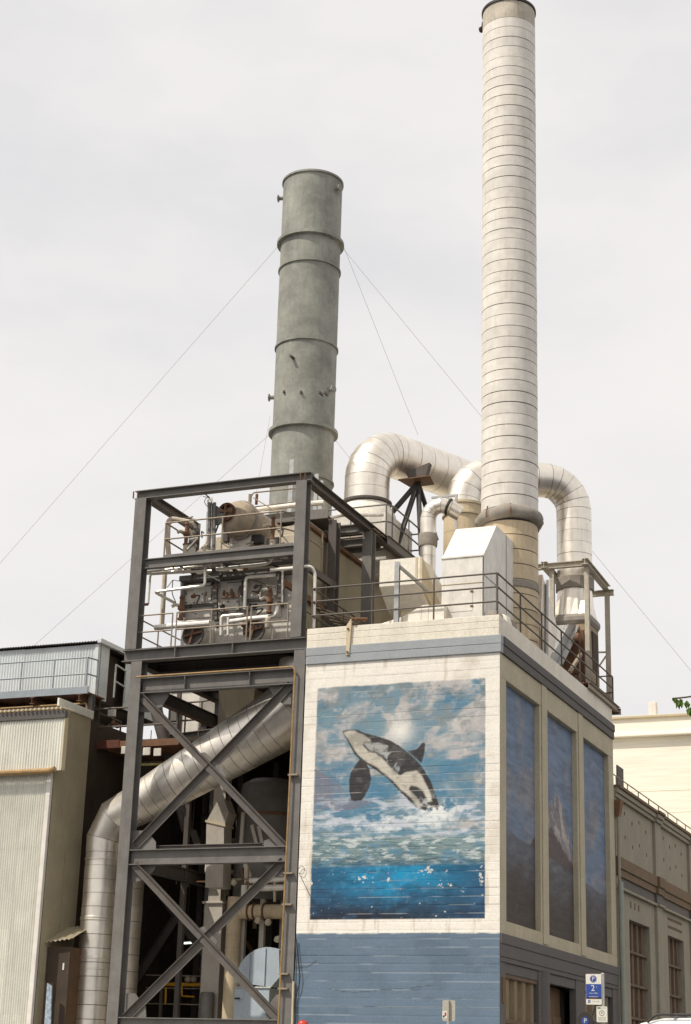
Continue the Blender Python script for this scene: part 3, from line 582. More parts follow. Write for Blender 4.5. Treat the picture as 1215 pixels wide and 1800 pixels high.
# ------------------------------------------------------------------ large gooseneck duct B behind the stack
gb = thing('gooseneck_duct', 'silver inverted-U duct arching behind the tall white stack', 'duct', (-3.85, 8.5, ROOF))
p0 = V((-3.86, 8.5, 0)); p1 = V((-.9, 10.9, 0)); dh = (p1-p0).normalized(); RB = .56
ztop = ay(830, 803, 8.6).z-RB; zr = ztop+.12; Rb = .95
zbase = ay(810, 892, 8.5).z
le = arc3(p0+dh*Rb+V((0, 0, ztop-Rb)), -dh, (0, 0, 1), Rb, 0, math.pi/2, 4)
re = arc3(p1-dh*Rb+V((0, 0, zr-Rb)), (0, 0, 1), dh, Rb, 0, math.pi/2, 5)
path = [p0+V((0, 0, zbase)), le[0]]; path = subdivide(path, .5)[:-1]+le+subdivide([le[-1], re[0]], .5)[1:-1]+re
zc0 = ax_(1010, 1018, -.9).z
path += subdivide([re[-1], p1+V((0, 0, zc0))], .4)[1:]
duct(gb, path, RB, m_alu, 36)
MB().lathe([(.6, 0), (.66, .02), (.66, .1), (.62, .12), (.62, -.9)], (p0.x, p0.y, zbase-.05), n=36).build('base_flange', m_tan, gb, smooth=True)
tk = thing('duct_base_drum', 'tan banded drum under the left leg of the inverted-U duct', 'drum', (p0.x, p0.y, ROOF))
duct(tk, [(p0.x, p0.y, ROOF+(zbase-.95-ROOF)*i/8+(.0)) for i in range(9)]+[(p0.x, p0.y, zbase-.05)], .63, m_tanstk, 36, .014, 'drum_band')
MB().lathe([(.64, 0), (.68, .02), (.68, .08), (.64, .1)], (p0.x, p0.y, zbase-.4), n=36, cap0=False, cap1=False).build('drum_ring', m_tan, tk, smooth=True)
# davit
t = thing('davit_frame', 'thin grey davit arm standing beside the tan drum', 'davit', ay(803, 932, 7.0))
a, b, c_ = ay(803, 936, 7.0), ay(802, 868, 7.0), ay(759, 875, 7.0)
MB().bar((a.x, 7, 12.0), b, .07, .07, (0, 1, 0)).build('mast', m_galv, t); MB().bar(b+V((0.05, 0, -.05)), c_, .06, .06).build('arm', m_galv, t); MB().bar(b+V((0, 0, -.6)), b.lerp(c_, .4), .05, .05).build('brace', m_galv, t)

# ------------------------------------------------------------------ large gooseneck duct A
ga = thing('elbow_duct', 'large silver elbow duct curving up beside the grey stack', 'duct', (-6.98, 8, 15.4))
A0 = V((-6.98, 8.0, 0)); RA = .735; zA = ay(645, 884, 8.0).z; dA = V((.50, .87, 0)).normalized(); Ra = 1.12
zAt = ay(705, 756, 8.6).z-RA
aa = arc3(A0+dA*Ra+V((0, 0, zAt-Ra)), -dA, (0, 0, 1), Ra, 0, math.pi/2, 7)
endA = aa[-1]+dA*4.6+V((0, 0, -.25))
path = subdivide([A0+V((0, 0, zA)), aa[0]], .36)[:-1]+aa+subdivide([aa[-1], endA], .55)[1:]
path += [endA+dA*.45+V((0, 0, -.18)), endA+dA*.8+V((0, 0, -.55)), endA+dA*.95+V((0, 0, -1.1)), endA+dA*.95+V((0, 0, -7.0))]
duct(ga, path, RA, m_alu, 40)
MB().lathe([(.76, 0), (.82, .02), (.82, .09), (.76, .11)], (A0.x, A0.y, zA-.1), n=36).build('base_ring', m_steeld, ga, smooth=True)
MB().lathe([(.95, 0), (.95, .25), (.74, .6)], (A0.x, A0.y, zA-.72), n=36).build('skirt', m_wrap, ga, smooth=True)
MB().box((A0.x-1.1, 7.0, 15.4), (A0.x+1.1, 9.3, zA-.72)).build('inlet_box', m_casing, ga)
# tripod below it
tp = thing('duct_support', 'black four-legged steel support under the large silver elbow duct', 'support', ay(735, 960, 8.9))
H = ay(735, 848, 8.9)
b_ = [ay(x, y, 8.9) for x, y in ((715, 832), (757, 815), (748, 846), (722, 846))]
MB().prism([q+V((0, -.12, 0)) for q in b_], (0, .26, 0)).build('saddle_bracket', m_steeld, tp)
MB().prism([H+V((-.55, -.4, 0)), H+V((.55, -.4, .03)), H+V((.4, .45, .03)), H+V((-.4, .45, 0))], (0, 0, .035)).build('bearing_plate', m_rusty, tp)
for (x, y, yy) in ((672, 906, 8.3), (694, 957, 8.0), (741, 960, 8.6), (768, 935, 9.6)):
    MB().bar(H, ay(x, y, yy)+V((0, 0, -.3)), .13, .13, (0, 1, 0)).build('leg', m_black, tp)

# ------------------------------------------------------------------ fan and hopper under the right leg of duct B
fh = thing('fan_hopper', 'silver cone and angular metal hopper under the right duct leg', 'hopper', (p1.x, p1.y, ROOF))
X1, Y1 = p1.x, p1.y
MB().lathe([(.57, 0), (.63, .02), (.63, .4), (.57, .42)], (X1, Y1, zc0-.42), n=12).build('collar', m_lag, fh)
zc1 = ax_(1015, 1092, -.9).z
def ringpts(cx, cy, z, r, n=16): return [(cx+r*math.cos(2*math.pi*i/n), cy+r*math.sin(2*math.pi*i/n), z) for i in range(n)]
def sqpts(cx, cy, z, hx, hy, n=16):
    out = []
    for i in range(n):
        a = 2*math.pi*i/n; c_, s_ = math.cos(a), math.sin(a); k = 1/max(abs(c_), abs(s_)); out.append((cx+hx*c_*k, cy+hy*s_*k, z))
    return out
MB().add(ringpts(X1, Y1, zc0-.41, .555)+sqpts(X1, Y1, zc1, .58, .6), [(i, (i+1) % 16, 16+(i+1) % 16, 16+i)[::-1] for i in range(16)]).build('square_to_round', m_alu, fh)
MB().bbox((X1-.66, Y1-.68, zc1-.3), (X1+.66, Y1+.68, zc1+.02), .1).build('lagged_joint', m_lag, fh)
MB().hull8([(X1-.5, Y1-.75, ROOF+.75), (X1+.62, Y1-.5, ROOF+.75), (X1+.62, Y1+.5, ROOF+.75), (X1-.5, Y1+.5, ROOF+.75)], [(X1-.58, Y1-.6, zc1-.245), (X1+.58, Y1-.6, zc1-.245), (X1+.58, Y1+.6, zc1-.245), (X1-.58, Y1+.6, zc1-.245)]).build('hopper_body', m_brownsheet, fh)
MB().hull8([(X1-.2, Y1-.55, ROOF+.1), (X1+.4, Y1-.4, ROOF+.1), (X1+.4, Y1+.3, ROOF+.1), (X1-.2, Y1+.3, ROOF+.1)], [(X1-.48, Y1-.73, ROOF+.745), (X1+.6, Y1-.48, ROOF+.745), (X1+.6, Y1+.48, ROOF+.745), (X1-.48, Y1+.48, ROOF+.745)]).build('hopper_outlet', m_rusty, fh)
ch = [ax_(1000, 1098, -.75), ax_(1021, 1096, -.75), ax_(984, 1172, -.75), ax_(966, 1162, -.75)]
MB().prism(ch, (-.75, 0, 0)).build('inclined_chute', m_galv, fh)
ch2 = [ax_(1021, 1094, -.62), ax_(1025, 1094, -.62), ax_(990, 1168, -.62), ax_(985, 1168, -.62)]
MB().prism(ch2, (-.12, 0, 0)).build('chute_rail', m_galv, fh)
MB().lathe([(.16, 0), (.16, .12), (.1, .16)], ax_(1012, 1122, -.55), (1, 0, 0), 14).build('fan_motor', m_rusty, fh, smooth=True)
MB().bar(ax_(1001, 1182, -.3), ax_(1021, 1150, -.3), .09, .09).build('strut', m_rusrail, fh)
MB().bbox((X1-.6, Y1-.8, ROOF-.01), (X1+.6, Y1+.7, ROOF+.1), .02).build('plinth', m_rusty, fh)
MB().bbox((X1+.585, Y1-.3, ROOF+1.1), (X1+.63, Y1+.35, zc1-.5), .01).build('access_opening', m_dark, fh); MB().bbox((X1-.45, Y1-.72, ROOF+.95), (X1+.45, Y1-.66, zc1-.55), .01).build('access_opening', m_rusty, fh)
sc = thing('scroll_housing', 'dull silver curved fan housing behind the tall white stack', 'fan housing', (-.9, 7.2, ROOF))
a0 = [ax_(x, y, -.55) for x, y in ((954, 1010), (972, 1072), (981, 1110), (976, 1135), (965, 1160), (955, 1150), (950, 1100))]
MB().prism(a0, (-.7, 0, 0)).build('housing', m_alud, sc); MB().tube([ax_(962, 1020, -.5), ax_(961, 1158, -.5)], .05, 8).build('stay_post', m_galv, sc, smooth=True)
# gallows frame around the right duct leg
gf = thing('duct_gantry', 'pale steel gantry frame around the right duct leg at roof edge', 'gantry', (-.3, 10.5, ROOF))
yF, yB, xr, xl = ax_(1033, 1100, -.28).y, ax_(1069, 1130, -.28).y, -.28, -1.6
zg = ax_(1032, 996, xr).z
def col(p, z_, b0=ROOF): MB().ibeam((p[0], p[1], b0), (p[0], p[1], z_), .14, .14, .012, .01, (0, 1, 0)).build('column', m_pale, gf)
col((xr, yF), zg); col((xr, yB), zg-.16, 12.05); col((xl+.2, yF), zg)
MB().ibeam((xl-.35, yF-.1, zg+.07), (xr+.02, yF-.1, zg+.07), .16, .18).build('beam', m_pale, gf)
MB().ibeam((xr, yF-.25, zg+.1), (xr, yB+.1, zg-.0), .2, .2).build('beam', m_pale, gf)
MB().ibeam((xl, yF-.25, zg+.1), (xl, yB+.1, zg-.0), .2, .2).build('beam', m_pale, gf)
MB().ibeam((xl-.1, yB, zg-.16), (xr+.22, yB, zg-.16), .16, .18).build('beam', m_pale, gf)
MB().bar((xr, yB, 13.9), (xr-.6, yB-.1, 13.9), .05, .05).build('bracket', m_pale, gf); MB().bar((xr-.02, yB, 13.85), (xr-.6, yB-.1, 13.0), .05, .05).build('bracket', m_pale, gf)
ep = thing('edge_platform', 'rusty cantilever platform at the far end of the roof edge', 'platform', (-.2, 12.2, 11.9))
MB().ibeam((.02, 8.8, 11.96), (.02, 12.6, 11.96), .12, .2).build('edge_beam', m_rusrail, ep); MB().bbox((-1.4, 8.8, 12.02), (-.05, 12.6, 12.06)).build('deck_plate', m_rusty, ep)
MB().ibeam((-1.3, 12.5, 11.9), (.12, 12.5, 11.9), .12, .18).build('end_beam', m_rusrail, ep)
railing('platform_railing', 'dark railing across the far end of the roof platform', [(-.12, 12.42, 12.06), (-1.4, 12.42, 12.06)], 1.0, (.45, 1), 1.3, m_rail, .022)

# ------------------------------------------------------------------ grey stack
GX, GY, GR = -9.32, 8.0, 1.03
gs = thing('grey_stack', 'weathered grey steel stack with stiffening rings behind the boiler', 'chimney', (GX, GY, 14))
def gzz(y): return ay(540, y, GY-GR).z
RG = [gzz(297), gzz(403), gzz(452), gzz(590), gzz(738)]
cuts = [RG[0], RG[1], RG[2], RG[3], RG[4], 15.4]
for a, b in zip(cuts, cuts[1:]):
    MB().lathe([(GR-.02, b+.01), (GR, b+.01), (GR, a-.01), (GR-.02, a-.01)], (GX, GY, 0), n=48, cap0=False, cap1=False).build('shell_section', m_gstk, gs, smooth=True)
MB().lathe([(GR-.03, 15.4), (GR-.03, RG[0])], (GX, GY, 0), n=48, cap0=False, cap1=False).build('lining', m_seam, gs, smooth=True)
for i, (z, w, h) in enumerate(((RG[0], .045, .07), (RG[1], .13, .11), (RG[2], .05, .07), (RG[3], .05, .06), (RG[4], .13, .11), (gzz(828), .05, .06))):
    MB().lathe([(GR-.02, z-h), (GR+w, z-h), (GR+w, z), (GR-.02, z)], (GX, GY, 0), n=48, cap0=False, cap1=False).build('stiffening_ring', m_gstk, gs, smooth=True)
for (x, y, s) in ((499, 350, -1), (603, 332, 1), (481, 700, -1), (591, 685, 1)):
    q = ay(x, y, GY-.2); z = q.z; bx = GX+s*(GR-.05)
    MB().lathe([(.07, 0), (.07, .17), (.13, .18), (.13, .22)], (bx, GY-.25, z), (s, -.25, 0), 16).build('nozzle', m_gstk, gs, smooth=True)
for x in (500, 530, 563, 572):
    q = ay(x, 690+(x-530)*.02, GY-GR*.95); MB().bbox((q.x-.03, q.y-.08, q.z-.05), (q.x+.03, q.y+.2, q.z+.05)).build('lug', m_steeld, gs)
q = ay(517, 630, GY-GR); MB().lathe([(.07, 0), (.05, .14), (.05, .3)], q+V((0, .1, 0)), (-.2, -1, .1), 12).build('sampling_port', m_steeld, gs, smooth=True)
def wire(p, q, label, r=.005): tag(MB().tube([p, q], r, 5).build('guy_wire', m_rusrail, base=p), label, 'guy wire', 'guy wires of the grey stack')
GU, GL = RG[1]-.05, RG[4]-.05
wire(V((GX-1.1, GY-.3, GU)), ay(-40, 1036, 5.0), 'thin guy wire from the upper ring of the grey stack over the corrugated shed')
wire(V((GX-1.1, GY-.3, GL)), ay(-30, 1216, 4.0), 'thin guy wire from the lower ring of the grey stack down to the corrugated shed')
wire(ay(580, 409, GY-GR-.0), ay(580, 409, GY-GR)+(ay(1250, 1222, 13.0)-ay(580, 409, GY-GR))*1.9, 'thin guy wire from the grey stack passing behind the tall white stack')
wire(V((GX+1.1, GY+.2, GU)), ay(735, 765, 11.0), 'thin guy wire from the grey stack down behind the large silver elbow duct')
wire(ay(568, 745, GY-GR+.0), ay(640, 838, 7.4), 'short guy wire from the lower ring of the grey stack to the elbow duct base')
wire(V((GX-1.1, GY-.3, gzz(706))), ay(450, 870, 7.0), 'steep guy wire beside the grey stack dropping behind the boiler cage')

# ------------------------------------------------------------------ steel tower
tw = thing('steel_tower', 'grey steel frame tower with crossed braces carrying the boiler', 'steel frame', (-8.1, 2.5, 0))
def colm(x0, x1, y0, z0, z1_, mt=m_steel, d=.34): MB().ibeam(((x0+x1)/2, y0+d/2, z0), ((x0+x1)/2, y0+d/2, z1_), x1-x0, d, .03, .02, (0, 1, 0)).build('column', mt, tw)
ZT, ZD = 16.36, 11.65
colm(-10.64, -10.31, 0, 0, ZD-.32); colm(-5.71, -5.385, 0, 0, ZD-.32)
colm(-10.87, -10.52, -.02, ZD+.02, ZT-.26); colm(-5.84, -5.53, -.02, ZD+.02, ZT-.26)
colm(-10.64, -10.31, 5.2, 0, ZD-.32); colm(-5.8, -5.45, 5.2, 0, ZD-.32); colm(-5.75, -5.45, 4.7, ZD, ZT-.27)
q = ax_(585, 914, -6.1); colm(-6.22, -5.98, q.y, ZD, q.z, m_steeld)
def bm(p, q, w, h, mt=m_steel, n='beam'): return MB().ibeam(p, q, w, h).build(n, mt, tw)
bm((-10.93, .16, ZT-.13), (-5.45, .16, ZT-.13), .26, .25)
bm((-5.62, .3, ZT-.14), (-5.62, 11, ZT-.14), .24, .25, m_steeld); bm((-10.62, .3, ZT-.14), (-10.62, 3.1, ZT-.14), .24, .25, m_steeld)
p = ay(338, 893, 3.1); bm((-10.5, 3.2, ZT-.14), (p.x+.1, 3.2, ZT-.14), .22, .25); MB().ibeam((p.x, 3.35, 15.3), (p.x, 3.35, ZT+.05), .25, .25, .02, .016, (0, 1, 0)).build('column', m_steel, tw)
bm((-10.4, 5.0, ZT-.14), (-5.75, 5.0, ZT-.14), .2, .25, m_steeld)
dk = bm((-10.95, .14, ZD-.16), (-5.42, .14, ZD-.16), .3, .33)
for x in (-9.3, -7.55): MB().bbox((x-.012, -.008, ZD-.3), (x+.012, .12, ZD-.03), .004).build('stiffener', m_steel, dk)
bm((-5.55, .32, ZD-.16), (-5.55, 5.6, ZD-.16), .28, .33, m_steeld); bm((-10.7, .32, ZD-.16), (-10.7, 5.6, ZD-.16), .28, .33, m_steeld)
for y in (1.6, 3.2, 5.4): bm((-10.6, y, ZD-.18), (-5.65, y, ZD-.18), .2, .28, m_steeld)
MB().box((-10.9, .05, ZD+.012), (-5.5, 5.5, ZD+.035)).build('deck_plate', m_steeld, tw)
b2 = bm((-10.3, .14, 10.62), (-5.72, .14, 10.62), .26, .43)
for x in (-8.95, -7.0): MB().bbox((x-.012, .0, 10.44), (x+.012, .12, 10.8), .004).build('stiffener', m_steel, b2)
bm((-10.3, .14, 5.96), (-5.72, .14, 5.96), .26, .4); bm((-10.0, .4, 6.24), (-6.6, .4, 6.24), .12, .12, m_steeld)
bm((-10.3, .14, 1.66), (-5.72, .14, 1.66), .26, .44); bm((-10.3, 5.35, 5.9), (-5.8, 5.35, 5.9), .26, .4, m_steeld)
for x in (-10.47, -5.55): bm((x, .36, 10.6), (x, 5.2, 10.6), .22, .36, m_steeld); bm((x, .36, 5.9), (x, 5.2, 5.9), .22, .36, m_steeld)
# braces: two back-to-back angles each
def brace(a, b, y=.12, mt=m_brace, w=.11):
    a, b = ay(*a, y), ay(*b, y); n = (b-a).normalized(); up = V((-n.z, 0, n.x))
    if up.z < 0: up = -up
    pr = [(-.01, -w), (.01, -w), (.01, w-.014), (w, w-.014), (w, w), (-w*.3, w), (-w*.3, w-.014), (-.01, w-.014)]
    MB().section(a, b, pr if n.x > 0 else [(-x, z) for x, z in pr][::-1], up).build('brace', mt, tw)
brace((250, 1226), (503, 1491), .10); brace((240, 1486), (513, 1204), .17)
brace((236, 1520), (488, 1790), .10); brace((222, 1790), (500, 1514), .17)
brace((226, 1744), (318, 1602), 5.3, m_steeld); brace((252, 1530), (420, 1760), 5.4, m_steeld)
def gus(pts, y=.2): MB().prism([ay(a, b, y) for a, b in pts], (0, .018, 0)).build('gusset_plate', m_steel, tw)
gus([(243, 1216), (297, 1216), (296, 1224), (285, 1242), (262, 1252), (243, 1252)]); gus([(470, 1204), (513, 1203), (512, 1238), (497, 1238), (480, 1222)])
gus([(226, 1460), (258, 1460), (274, 1480), (274, 1494), (226, 1494)]); gus([(464, 1492), (464, 1478), (484, 1470), (504, 1484), (504, 1492)])
gus([(232, 1519), (274, 1519), (272, 1528), (258, 1545), (232, 1552)]); gus([(462, 1515), (500, 1514), (498, 1540), (484, 1540), (470, 1528)])
gus([(222, 1746), (238, 1746), (247, 1760), (256, 1768), (257, 1788), (220, 1788)]); gus([(466, 1790), (468, 1772), (486, 1748), (498, 1748), (495, 1790)])
gus([(346, 1325), (360, 1322), (392, 1352), (398, 1366), (384, 1368), (352, 1340)], .15); gus([(346, 1634), (358, 1628), (382, 1654), (380, 1664), (368, 1666), (350, 1650)], .15)
for (x, y) in ((238, 868), (532, 835)):
    for dx in (-4, 4): q = ay(x+dx, y, -.03); MB().box((q.x-.012, -.02, ZT-.24), (q.x+.012, .02, ZT-.03)).build('stiffener', m_rusty, tw)
# conduits on the right-hand column
cd = thing('conduit', 'ochre rusty conduit pipe clamped down the right tower column', 'conduit', ay(490, 1800, -.08))
pipe(cd, [ay(240, 1190, -.1)+V((.0, 0, 0)), ay(514, 1172, -.1), ay(519, 1178, -.1), ay(488, 1830, -.1)], .026, m_rust_pipe, 'conduit_pipe', .12)
for y in (1362, 1535, 1590, 1712, 1738): q = ay(519-(y-1178)*.0476, y, -.1); MB().bbox((q.x-.06, -.12, q.z-.02), (q.x+.2, .0, q.z+.02), .004).build('clamp', m_rusrail, cd)
for x, y0, y1 in ((512, 1700, 1830), (517, 1640, 1760)):
    pass
t = thing('loose_cables', 'slack dark cables hanging beside the slate wall edge', 'cable', ay(520, 1800, -.05))
for pts_ in (((521, 1650), (524, 1690), (528, 1715), (526, 1733), (519, 1752), (518, 1830)), ((519, 1650), (521, 1700), (520, 1740), (517, 1765), (520, 1830))):
    pipe(t, [ay(a, b, -.07) for a, b in pts_], .012, m_black, 'cable', .3, 6)
pipe(t, [ay(a, b, -.05) for a, b in ((523, 1530), (530, 1520), (537, 1528), (531, 1538), (525, 1533), (545, 1575))], .006, m_black, 'cable', .15, 6)
MB().tube([ay(516, 1725, -.06), ay(513, 1830, -.06)], .03, 8).build('cable_conduit', m_tan, t, smooth=True)

# ------------------------------------------------------------------ railings of the tower decks
zr0 = ZD+.035
railing('boiler_deck_railing', 'galvanised railing along the left end of the lower boiler deck', [(-10.72, 3.0, zr0), (-10.72, .12, zr0), (-9.5, .12, zr0)], .96, (.5, 1), 1.5, m_rusrail, .022, 'boiler deck railings')
railing('boiler_deck_railing', 'galvanised railing along the middle of the lower boiler deck', [(-9.36, .1, zr0), (-7.2, .1, zr0)], .96, (.5, 1), 1.1, m_rusrail, .022, 'boiler deck railings')
railing('boiler_deck_railing', 'galvanised railing along the right end of the lower boiler deck', [(-7.08, .1, zr0), (-5.98, .1, zr0)], .96, (.5, 1), 1.1, m_rusrail, .022, 'boiler deck railings')
railing('side_deck_railing', 'rusty two-bar railing running back along the right side of the boiler', [(-5.9, .5, zr0), (-5.9, 4.6, zr0)], 1.0, (.5, 1), 1.4, m_rail, .022)
up = thing('upper_walkway', 'grey channel-edged upper walkway in front of the boiler drum', 'walkway', (-8.2, .4, 14.1))
MB().ibeam((-10.5, .16, 14.15), (-5.85, .16, 14.15), .18, .28).build('edge_beam', m_steel, up)
MB().bbox((-9.95, .26, 14.2), (-6.0, .3, 14.42), .005).build('toe_board', m_steel, up)
[MB().box((-9.95, .32+k*.1, 14.2), (-6.0, .345+k*.1, 14.24)).build('grating_bar', m_steeld, up) for k in range(12)]
for x in (-9.6, -8.3, -7.0): MB().angle((x, .3, 14.1), (x, 1.6, 14.1), .1).build('bearer', m_steeld, up)
MB().bar((-6.05, .2, 14.05), (-6.05, 3.4, 14.05), .1, .2).build('side_bearer', m_steeld, up)
railing('upper_walkway_railing', 'two-bar railing around the walkway at the boiler drum', [(-10.0, 1.5, 14.22), (-10.0, .3, 14.22), (-6.4, .3, 14.22), (-6.05, .9, 14.22), (-6.05, 2.4, 14.22)], 1.16, (.58, 1), 1.75, m_rusrail, .024)

# ------------------------------------------------------------------ boiler
bo = thing('boiler', 'grey panelled boiler with rusty drum and silver pipework inside the steel cage', 'boiler', (-8.2, 4, ZD))
YF = 1.6
MB().box((-10.0, YF, ZD+.04), (-6.42, 9.6, 13.92)).build('casing', m_casing, bo)
MB().prism([(-9.95, 1.9, 13.921), (-9.9, 1.9, 14.9), (-9.4, 1.9, 15.35), (-6.75, 1.9, 15.5), (-6.45, 1.9, 15.45), (-6.42, 1.9, 13.921)], (0, 7.6, 0)).build('upper_casing', m_white_cas, bo)
MB().bbox((-9.99, YF-.35, 13.93), (-6.5, 1.89, 14.08), .01).build('ledge', m_steel, bo)
def fp(zf, pts, y, d, n, mt): return MB().prism([ay(*zf(a, b), y) for a, b in pts], (0, d, 0)).build(n, mt, bo)
for (x0, x1) in ((372, 575), (600, 780), (790, 1020)):
    fp(zb, [(x0, 170 if x0 > 500 else 185), (x1, 150 if x0 > 500 else 165), (x1, 395), (x0, 410)], YF-.05, .045, 'casing_panel', m_casing)
for (x0, y0, x1, y1) in ((382, 232, 506, 312), (602, 283, 738, 368), (880, 190, 992, 270)):
    d = fp(zb, [(x0, y0+4), (x1, y0-6), (x1, y1-6), (x0, y1+4)], YF-.13, .075, 'access_door', m_casing)
    for k in range(6):
        q = ay(*zb(x0+8+(x1-x0-16)*(k % 3)/2, y0+12 if k < 3 else y1-10), YF-.14); MB().lathe([(.022, 0), (.022, .03)], q, (0, -1, 0), 8).build('bolt', m_rusty, d)
for (x, ya, yb) in ((586, 70, 420), (1020, 90, 330), (372, 130, 400), (780, 130, 400)):
    MB().ibeam(ay(*zb(x, ya), YF-.1), ay(*zb(x, yb), YF-.1), .14, .14, .012, .01, (0, 1, 0)).build('buckstay', m_steel, bo)
for (xa, xb, y) in ((380, 575, 338), (790, 960, 300), (600, 760, 370)):
    MB().angle(ay(*zb(xa, y), YF-.06), ay(*zb(xb, y-14), YF-.06), .1, .012, (0, 0, 1), 1).build('buckstay', m_steel, bo)
for (x, y) in ((442, 517), (846, 487)):
    c_ = ay(*zb(x, y), 1.05)
    MB().lathe([(.34, .0), (.34, .4), (.4, .42), (.4, .55)], c_+V((0, .0, 0)), (0, 1, 0), 24).build('header_drum', m_casing, bo, smooth=True)
    w = MB().lathe([(.29, 0), (.33, -.03), (.33, -.09), (.27, -.09), (.25, -.03)], c_, (0, 1, 0), 24).build('manhole_ring', m_steeld, bo, smooth=True)
    MB().bar(c_+V((-.28, -.1, -.05)), c_+V((.28, -.1, .05)), .06, .06).build('yoke', m_rusty, w); MB().bar(c_+V((-.06, -.12, -.26)), c_+V((.06, -.12, .26)), .06, .06, (0, 1, 0)).build('yoke', m_rusty, w)
# steam drum
c_ = ay(*z1(600, 330), .9); dr = .53
MB().lathe([(.0, -.3), (.2, -.27), (.36, -.2), (.47, -.1), (.525, .05), (.53, .2), (.53, 6.5)], c_, (0, 1, 0), 36).build('steam_drum', m_drum, bo, smooth=True)
MB().lathe([(.54, 0), (.57, .02), (.57, .12), (.54, .14)], c_+V((0, .12, 0)), (0, 1, 0), 36, False, False).build('drum_strap', m_lag, bo, smooth=True)
mh = c_+V((-.19, -.34, .1)); w = MB().lathe([(.27, .22), (.27, 0), (.2, 0), (.19, .12), (.0, .12)], mh, (0, 1, 0), 24).build('drum_manhole', m_brick, bo, smooth=True)
MB().bar(mh+V((-.2, -.04, .02)), mh+V((.2, -.04, -.02)), .05, .06).build('yoke', m_rusty, w); MB().bar(mh+V((0, -.05, -.2)), mh+V((0, -.05, .2)), .05, .06, (0, 1, 0)).build('yoke', m_rusty, w)
MB().prism([ay(*z1(a, b), .55) for a, b in ((486, 262), (540, 295), (545, 330), (520, 360), (486, 350))], (0, .04, 0)).build('bracket_plate', m_steel, bo)
for dx in (0, 22): MB().bar(ay(*z1(478+dx, 262), .5), ay(*z1(474+dx, 470), .5), .07, .07, (0, 1, 0)).build('gauge_column', m_steel, bo)
MB().box((c_.x-.35, 1.2, 14.24), (c_.x+.3, 1.5, c_.z-.45)).build('drum_saddle', m_casing, bo)
def zp(zf, pts, r, mt=m_alup, fr=None, n='pipe'): return pipe(bo, [ay(*zf(a, b), y) for a, b, y in pts], r*.84, mt, n, fr)
zp(zb, [(78, 395, .55), (86, 100, .55), (500, 52, .6)], .045); zp(zb, [(135, 310, .7), (150, 112, .7), (560, 88, .9)], .04); zp(zb, [(95, 400, .6), (105, 112, .6), (420, 82, .8)], .035)
zp(zb, [(90, 315, .55), (135, 312, .7)], .05, m_rusty); zp(zb, [(75, 395, .55), (100, 330, .55)], .05, m_rusty)
zp(zb, [(225, 480, 1.2), (246, 108, 1.2), (250, 40, 1.3)], .085, m_white_cas); zp(zb, [(180, 468, .7), (320, 455, .75), (545, 438, .9)], .095); zp(zb, [(330, 470, .9), (400, 430, .9), (560, 422, 1.0)], .06)
zp(zb, [(516, 15, .45), (514, 186, .45), (178, 230, .3), (316, 305, .95)], .05, fr=.1); zp(zb, [(546, 15, .55), (546, 70, .55)], .04); zp(zb, [(628, 15, .9), (628, 60, .9)], .04)
zp(zb, [(590, 78, .8), (905, 45, .8), (950, 30, .8), (962, -30, .8)], .065); zp(zb, [(955, 82, .35), (1110, 70, .15)], .06); zp(z1, [(895, 546, .1), (930, 545, .15), (946, 575, .25), (940, 820, .35)], .055, fr=.12)
zp(zb, [(778, 345, 1.0), (788, 132, 1.0), (985, 118, 1.0)], .06); zp(zb, [(620, 520, .8), (622, 392, .8), (775, 378, .9)], .05); zp(zb, [(667, 520, .75), (668, 428, .75), (668, 400, .75)], .045)
zp(zb, [(668, 430, .8), (820, 408, .8), (985, 395, .85), (995, 320, .9), (1000, 315, 1.2)], .075); zp(zb, [(680, 418, .95), (960, 385, .95)], .06); zp(zb, [(1030, 300, 1.0), (1032, 90, 1.0)], .035)
zp(zb, [(300, 150, 1.0), (294, 240, .9), (320, 300, .95)], .015, m_black, .1); zp(zb, [(262, 200, 1.0), (300, 150, 1.0), (345, 158, 1.0)], .012, m_black)
zp(z1, [(405, 352, 1.3), (295, 330, 1.1), (290, 420, 1.0), (295, 500, 1.0)], .09, m_white_cas, .2); zp(z1, [(690, 292, 3.0), (860, 272, 3.0), (985, 262, 3.2)], .1); zp(z1, [(465, 440, .7), (472, 245, .7)], .045); zp(z1, [(487, 470, .75), (487, 240, .75)], .035)
zp(z1, [(448, 235, .6), (480, 240, .6), (488, 270, .6), (465, 280, .62), (452, 255, .6), (470, 232, .6)], .012, m_black, .1); zp(z1, [(436, 208, .4), (478, 240, .55)], .02, m_black)
zp(z1, [(655, 300, 1.6), (658, 225, 1.6)], .06, m_rusrail); zp(z1, [(685, 270, 1.8), (688, 225, 1.8)], .05, m_rusty); zp(z1, [(385, 380, 1.1), (415, 460, 1.3)], .06, m_white_cas)
zp(z1, [(660, 240, 1.6), (672, 218, 1.6), (868, 198, 2.4)], .025, m_rusrail); zp(z1, [(672, 240, 1.8), (800, 318, .6)], .02, m_rusrail); zp(z1, [(672, 282, 1.8), (868, 258, 2.4)], .022, m_rusrail)
def valve(p, mt=m_rusty):
    v = MB().lathe([(.05, 0), (.09, .02), (.09, .06), (.055, .08), (.06, .3), (.1, .32), (.1, .4), (.06, .42), (.05, .62), (.07, .64), (.05, .72)], p, n=14).build('relief_valve', mt, bo, smooth=True)
    MB().tube([p+V((0, 0, .42)), p+V((-.16, -.05, .46)), p+V((-.26, -.08, .4))], .05, 8).build('valve_body', m_white_cas, v, smooth=True)
valve(ay(*z1(371, 455), 1.0)); valve(ay(*z1(757, 430), .8)); valve(ay(*zb(943, 375), .75)); valve(ay(*zb(350, 420), .8))
